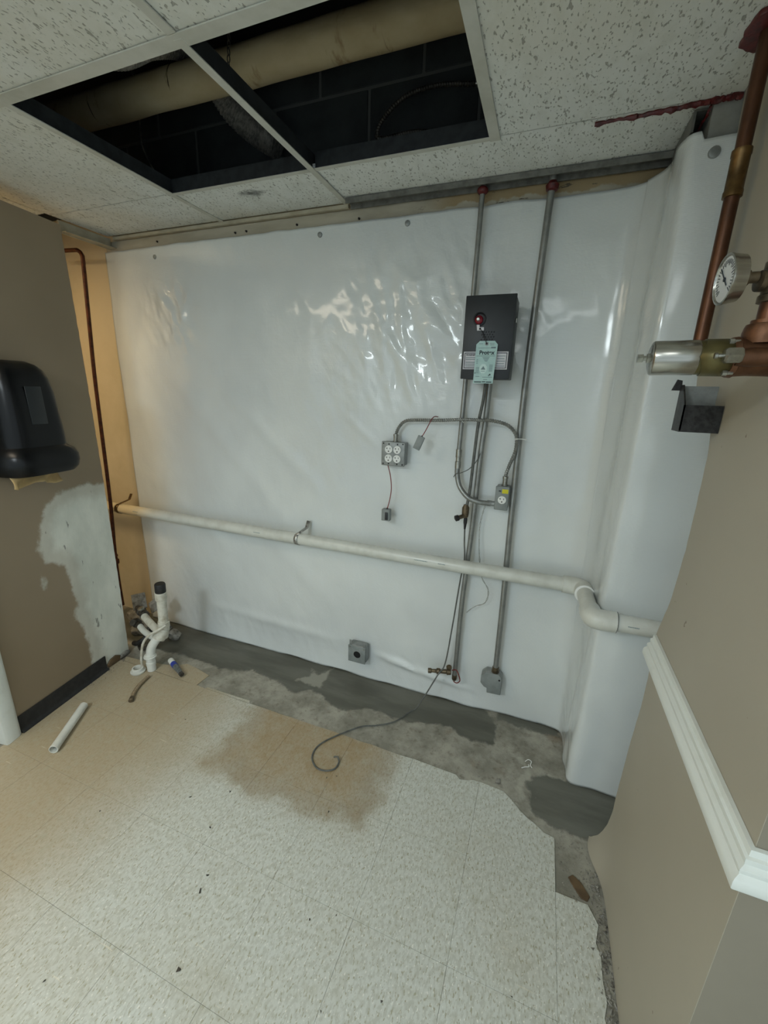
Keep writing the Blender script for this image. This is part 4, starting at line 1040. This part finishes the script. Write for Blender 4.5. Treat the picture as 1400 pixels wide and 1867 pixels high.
m.build('housing', 'black_plastic', pd)
m = MB(); m.prism([LW(.20, .1555, 1.30), LW(.262, .1555, 1.30), LW(.262, .1515, 1.44), LW(.20, .1515, 1.44)], LN*.003); m.build('viewing_window', 'black_box', pd, bevel=.002)
def tow(u, v_):
    uu = .12+.205*u; zz = 1.108-.048*v_-.010*math.sin(u*9)*v_+.008*noise.noise((u*6, v_*2, 1))*v_
    return LW(uu, .095+.018*math.sin(u*11+v_*2)+.015*v_*noise.noise((u*8, v_, 4)), zz)
tw = MB().grid(tow, 40, 8).build('paper_towel', 'kraft'); tag(tw, 'crumpled brown paper towel hanging out of the black dispenser', 'paper towel')
tw.modifiers.new('t', 'SOLIDIFY').thickness = .0006

# =================================================================== SINK ROUGH-IN AT THE LEFT CORNER
sp = thing('standpipe', (-1.74, 1.40, 0), 'white plastic sink drain with trap and black capped standpipe', 'drain pipe')
MB().lathe((-1.745, 1.405, .262), (.06, -.02, 1), [(0, .0235), (.135, .0235), (.136, .0285), (.178, .0285), (.180, .024)], 24).build('standpipe', 'pvc_dirty', sp)
MB().lathe((-1.7345, 1.4015, .436), (.06, -.02, 1), [(0, .0245), (.004, .026), (.048, .026), (.052, .0235)], 24).build('rubber_cap', 'black_rubber', sp)
MB().tube([(-1.744, 1.405, .268), (-1.748, 1.405, .235), (-1.754, 1.402, .20), (-1.76, 1.398, .175)], .0285, 20, 6).build('wye_body', 'pvc_dirty', sp)
MB().tube([(-1.750, 1.402, .225), (-1.755, 1.39, .20), (-1.762, 1.375, .175)], .0325, 20, 5).build('slip_nut', 'pvc_dirty', sp)
MB().tube([(-1.757, 1.388, .198), (-1.770, 1.362, .168), (-1.785, 1.345, .130), (-1.790, 1.338, .085), (-1.791, 1.336, .06)], .0222, 20, 8).build('trap_bend', 'pvc', sp)
MB().lathe((-1.791, 1.336, .078), (0, 0, 1), [(0, .026), (.004, .031), (.008, .031), (.010, .027), (.016, .027), (.018, .024)], 24).build('coupling_nut', 'pvc', sp)
MB().lathe((-1.791, 1.336, .002), (0, 0, 1), [(0, .021), (.03, .021), (.032, .0235), (.05, .0235), (.052, .021), (.08, .021)], 22).build('tail_piece', 'pvc', sp)
MB().tube([(-1.758, 1.405, .19), (-1.82, 1.42, .188), (-1.90, 1.445, .198), (-1.985, 1.475, .212)], .019, 16).build('waste_arm', 'pvc_dirty', sp)
MB().tube([(-1.765, 1.40, .165), (-1.83, 1.405, .145), (-1.93, 1.43, .142), (-2.00, 1.455, .150)], .016, 16).build('supply_arm', 'pvc', sp)
tag(MB().tube([(-1.712, 1.388, .258), (-1.74, 1.352, .238), (-1.775, 1.340, .215), (-1.815, 1.328, .165), (-1.828, 1.318, .10), (-1.832, 1.315, .05), (-1.833, 1.318, .012)], .0062, 10, 8).build('supply_tube', 'pvc_dirty'), 'thin white plastic supply tube looping down beside the trap', 'tube')
nut = thing('slip_nut', (-1.843, 1.296, 0), 'white plastic slip nut ring lying on the floor by the trap', 'nut')
MB().lathe((-1.843, 1.296, .001), (0, 0, 1), [(0, .034), (.008, .036), (.010, .029), (.024, .028), (.026, .026), (.026, .020), (.002, .019)], 28, cap=False).build('ring', 'pvc', nut)
# stop valves and grimy pipes in the recess
sv_ = thing('stop_valve', (-1.93, 1.49, .18), 'grimy shut-off valve behind the sink drain', 'valve')
MB().lathe((-2.06, 1.505, .225), (.93, -.33, -.10), [(0, .016), (.03, .018), (.035, .026), (.055, .026), (.06, .020), (.08, .020), (.084, .024), (.10, .024)], 14).build('body', 'darkpipe', sv_)
MB().lathe((-1.99, 1.478, .225), (0, -.25, 1), [(0, .009), (.02, .008), (.022, .017), (.030, .018), (.034, .012)], 12).build('handle', 'bolt', sv_)
sv2 = thing('stop_valve', (-2.01, 1.46, .18), 'grimy shut-off valve at the edge of the left partition', 'valve')
MB().lathe((-2.07, 1.478, .152), (.95, -.30, -.02), [(0, .013), (.02, .016), (.025, .026), (.045, .026), (.05, .018), (.085, .019)], 14).build('body', 'darkpipe', sv2)
MB().lathe((-2.03, 1.462, .155), (.1, -.7, .5), [(0, .008), (.02, .008), (.022, .018), (.032, .018)], 10).build('handle', 'darkpipe', sv2)
tag(MB().tube([(-2.05, 1.445, .03), (-2.01, 1.435, .045), (-1.975, 1.44, .07), (-1.955, 1.47, .095), (-1.97, 1.51, .11)], .014, 12).build('drain_hose', 'black_rubber'), 'black rubber hose stub curling up behind the trap', 'hose')
tag(MB().tube([(-2.02, 1.452, .012), (-1.975, 1.43, .020), (-1.93, 1.432, .045), (-1.905, 1.445, .085), (-1.90, 1.46, .13)], .011, 12).build('drain_hose', 'darkpipe'), 'grey corrugated hose stub lying in the broken corner', 'hose')
def chunk(name, c, r, sc, seed, mat, label, cat, group=None):
    rr = random.Random(seed); m = MB(); bm = bmesh.new(); bmesh.ops.create_icosphere(bm, subdivisions=2, radius=1)
    for v_ in bm.verts:
        k = 1+.45*noise.noise(v_.co*1.4+V((seed, 0, 0))); q = v_.co*k
        m.v.append((c[0]+q.x*r*sc[0], c[1]+q.y*r*sc[1], c[2]+q.z*r*sc[2]))
    m.f = [tuple(v_.index for v_ in f_.verts) for f_ in bm.faces]; bm.free()
    return tag(m.build(name, mat), label, cat, group)
m = MB(); m.obox((-2.115, 1.56, .225), V((.020, .03, 0)), V((-.010, .006, .045)), V((.008, -.006, .006))); tag(m.build('drywall_scrap', 'rubble', bevel=.003), 'broken pale drywall scrap standing under the copper tube', 'drywall scrap')
m = MB(); m.obox((-2.00, 1.575, .225), V((.032, .01, .028)), V((-.020, .01, .026)), V((.003, -.010, .001))); tag(m.build('drywall_scrap', 'rubble', bevel=.003), 'tilted pale drywall scrap leaning behind the shut-off valve', 'drywall scrap')
for k, (x, y, r_) in enumerate([(-2.16, 1.58, .065), (-2.05, 1.64, .05), (-1.92, 1.61, .040), (-2.29, 1.66, .06)]):
    chunk('rubble_lump', (x, y, r_*.55), r_, (1, .8, .9), k*3+1, 'rubble', ['lump of broken plaster under the drywall scrap', 'lump of broken plaster behind the shut-off valve', 'small lump of broken plaster by the sheet corner', 'lump of broken plaster below the copper tube'][k], 'rubble', 'plaster lumps in the corner')
# hoses and loose parts on the floor
bh_ = thing('braided_hose', (-1.72, 1.19, 0), 'short braided supply hose lying on the tiles', 'hose')
MB().tube([(-1.752, 1.285, .010), (-1.748, 1.255, .0095), (-1.735, 1.21, .009), (-1.712, 1.165, .009), (-1.690, 1.138, .009)], .0085, 12, 6).build('braid', 'braid', bh_)
MB().lathe((-1.693, 1.142, .010), (.62, -.78, 0), [(0, .0095), (.010, .0105), (.012, .0115), (.026, .0115), (.028, .009)], 8).build('end_fitting', 'brass', bh_)
bc = thing('hose_connector', (-1.67, 1.385, 0), 'hose connector with a blue label lying on the loose tile', 'hose connector')
d_ = V((.155, -.070, 0)).normalized(); p0 = V((-1.750, 1.420, .0175))
MB().lathe(p0, d_, [(0, .010), (.002, .0145), (.040, .0150), (.042, .0140)], 18).build('white_sleeve', 'pvc', bc)
MB().lathe(p0+d_*.042, d_, [(0, .0153), (.032, .0153)], 18).build('blue_band', 'blue', bc)
MB().lathe(p0+d_*.074, d_, [(0, .0145), (.05, .0125), (.075, .0100)], 18).build('braided_body', 'clear_hose', bc)
MB().lathe(p0+d_*.149, d_, [(0, .0095), (.002, .0125), (.018, .0125), (.020, .0100)], 6).build('hex_end', 'darkpipe', bc)
lp_ = MB(); a0, a1 = V((-1.704, .797, .0175)), V((-1.838, 1.012, .0175)); L_ = (a1-a0).length
lp_.lathe(a0, a1-a0, [(0, .0172), (.012, .0176), (.0125, .0168), (L_, .0168), (L_, .0145), (.02, .0145), (0, .0152), (0, .0172)], 24, cap=False)
tag(lp_.build('pipe_offcut', 'pvc'), 'short offcut of white plastic pipe lying on the tiles by the left wall', 'pipe offcut')

# scraps near the right
tag(MB().tube([(.100, 1.500, .0005), (.112, 1.512, .003), (.124, 1.505, .004), (.121, 1.488, .002), (.128, 1.478, .0005)], .0017, 6).build('tie_scrap', 'outlet'), 'curled white plastic scrap on the dark concrete', 'scrap', 'white scraps on the concrete')
tag(MB().tube([(.088, 1.462, .0005), (.100, 1.470, .002), (.116, 1.478, .002), (.113, 1.486, .003)], .0017, 6).build('tie_scrap', 'outlet'), 'straight white plastic scrap on the dark concrete', 'scrap', 'white scraps on the concrete')
m = MB(); m.prism([(.248, 1.100, -.0040), (.262, 1.112, -.0040), (.285, 1.098, -.0040), (.308, 1.066, -.0040), (.300, 1.050, -.0040), (.283, 1.052, -.0040), (.262, 1.078, -.0040)], (0, 0, .005)); tag(m.build('wood_chip', 'brown', bevel=.001, seg=1), 'brown stained chip lying near the torn foot of the right wall', 'chip')
m = MB(); m.box((-.004, 1.352, -.004), (.012, 1.372, .006)); tag(m.build('plaster_chip', 'rubble', bevel=.002), 'tiny pale plaster chip at the edge of the cut tiles', 'chip')
# crumbs along the right wall and at the tile edge
cr_m = MB(); R_ = random.Random(11)
def crumb(x, y, z, r):
    pts = [V((x+R_.uniform(-1, 1)*r, y+R_.uniform(-1, 1)*r, z+R_.uniform(0, 1.1)*r)) for _ in range(5)]
    cr_m.add(pts, [(0, 1, 2), (0, 2, 3), (0, 3, 4), (0, 4, 1), (1, 2, 4), (2, 3, 4)])
for _ in range(420):
    y = R_.uniform(.66, 1.14); x = .336+R_.gauss(0, .012)-.01*(y > 1.05); crumb(min(x, .350), y, -.003, R_.uniform(.0015, .007))
for _ in range(160): crumb(R_.uniform(.22, .33), R_.uniform(1.03, 1.22), -.003, R_.uniform(.001, .004))
for _ in range(140): crumb(R_.uniform(-1.3, .15), 1.345+abs(R_.gauss(0, .05)), -.003, R_.uniform(.001, .0035))
for _ in range(90):
    u = R_.uniform(.3, .6); p = LW(u, .02+abs(R_.gauss(0, .02)), 0); crumb(p.x, p.y, 0, R_.uniform(.001, .004))
cb_ = cr_m.build('crumbs', 'rubble'); cb_['kind'] = 'stuff'; tag(cb_, 'plaster crumbs scattered along the foot of the walls', 'debris')

sk = MB(); R2 = random.Random(5)
for x_, y_, r_ in ((-.80, .68, .006), (-.79, .64, .008), (-.71, .48, .007), (-1.00, .34, .006), (-1.05, .86, .005), (-.90, .80, .006), (-.55, 1.0, .005), (-.93, .93, .006), (-.45, .70, .004), (-.2, .62, .005), (-.05, .9, .004), (.10, .75, .005), (-.33, .55, .005), (-1.30, .70, .005), (-.62, 1.12, .006), (-.59, 1.14, .005)):
    pts = [V((x_+R2.uniform(-1, 1)*r_, y_+R2.uniform(-1, 1)*r_, .0003+R2.uniform(0, .5)*r_)) for _ in range(5)]
    sk.add(pts, [(0, 1, 2), (0, 2, 3), (0, 3, 4), (0, 4, 1), (1, 2, 4), (2, 3, 4)])
sk_ = sk.build('floor_specks', 'darkpipe'); sk_['kind'] = 'stuff'; tag(sk_, 'small dark specks of dirt on the vinyl tiles', 'debris')

# =================================================================== ABOVE THE CEILING OPENING
ip = MB(); 
def ipf(u, v_):
    a = 2*math.pi*v_; x = -2.10+2.6*u; r_ = .056+.0035*noise.noise((x*5, math.cos(a)*1.5, math.sin(a)*1.5))
    return (x, 1.465+r_*math.cos(a), 2.505+r_*math.sin(a))
ip.grid(ipf, 90, 28)
tag(ip.build('insulated_pipe', 'insul'), 'stained tan insulated pipe above the open ceiling panel', 'pipe')
def flexduct(p, r, label):
    return tag(ringed(p, r, 18, .011).build('flexible_duct', 'foil'), label, 'duct', 'crinkled foil ducts above the ceiling')
flexduct([(-1.42, 1.10, 2.43), (-1.42, 1.24, 2.485), (-1.40, 1.355, 2.575), (-1.37, 1.47, 2.625), (-1.33, 1.575, 2.585), (-1.29, 1.63, 2.51), (-1.22, 1.67, 2.45), (-1.13, 1.70, 2.40)], .046, 'crinkled foil flexible duct crossing over the insulated pipe')
tag(MB().tube([(-1.76, 1.60, 2.78), (-1.745, 1.60, 2.53), (-1.742, 1.60, 2.44), (-1.71, 1.60, 2.37), (-1.665, 1.60, 2.30), (-1.60, 1.58, 2.22)], .0032, 6).build('hanger_wire', 'bolt'), 'thin pale wire hanging inside the left ceiling opening', 'wire')
ch = thing('hanging_chain', (-1.10, 1.37, 2.42), 'rusty hanging chain in front of the insulated pipe', 'chain')
for k in range(9):
    z = 2.425+k*.018; aa = (V((.005, 0, 0)) if k % 2 else V((0, .005, 0)))
    MB().tube([V((-1.106+.002*k, 1.385, z))+aa*math.cos(t)+V((0, 0, .011))*math.sin(t) for t in [2*math.pi*i/10 for i in range(11)]], .0018, 6, smooth=False).build('link', 'darkpipe', ch)
pm_ = thing('armoured_cable', (-.5, 1.70, 2.32), 'dark armoured cable looped against the blocks above the ceiling', 'cable')
ringed([(-.25, 1.70, 2.452), (-.352, 1.70, 2.455), (-.48, 1.70, 2.473), (-.598, 1.70, 2.463), (-.68, 1.70, 2.413), (-.704, 1.70, 2.372), (-.685, 1.70, 2.352), (-.552, 1.70, 2.353), (-.412, 1.70, 2.320), (-.30, 1.69, 2.26)], .0068).build('armour', 'darkpipe', pm_)
MB().cyl((-.352, 1.70, 2.455), (-.33, 1.70, 2.455), .011, n=12).build('connector', 'bolt', pm_)

# fine print and dots too small to pick apart
for o in bpy.data.objects:
    if o.name.split('.')[0] in ('label_lines', 'rule_lines', 'small_print', 'punch_marks', 'seal_beads', 'tick_marks', 'pipe_lettering', 'slots', 'seal_emblem', 'label_heading', 'tag_heading'): o['kind'] = 'stuff'
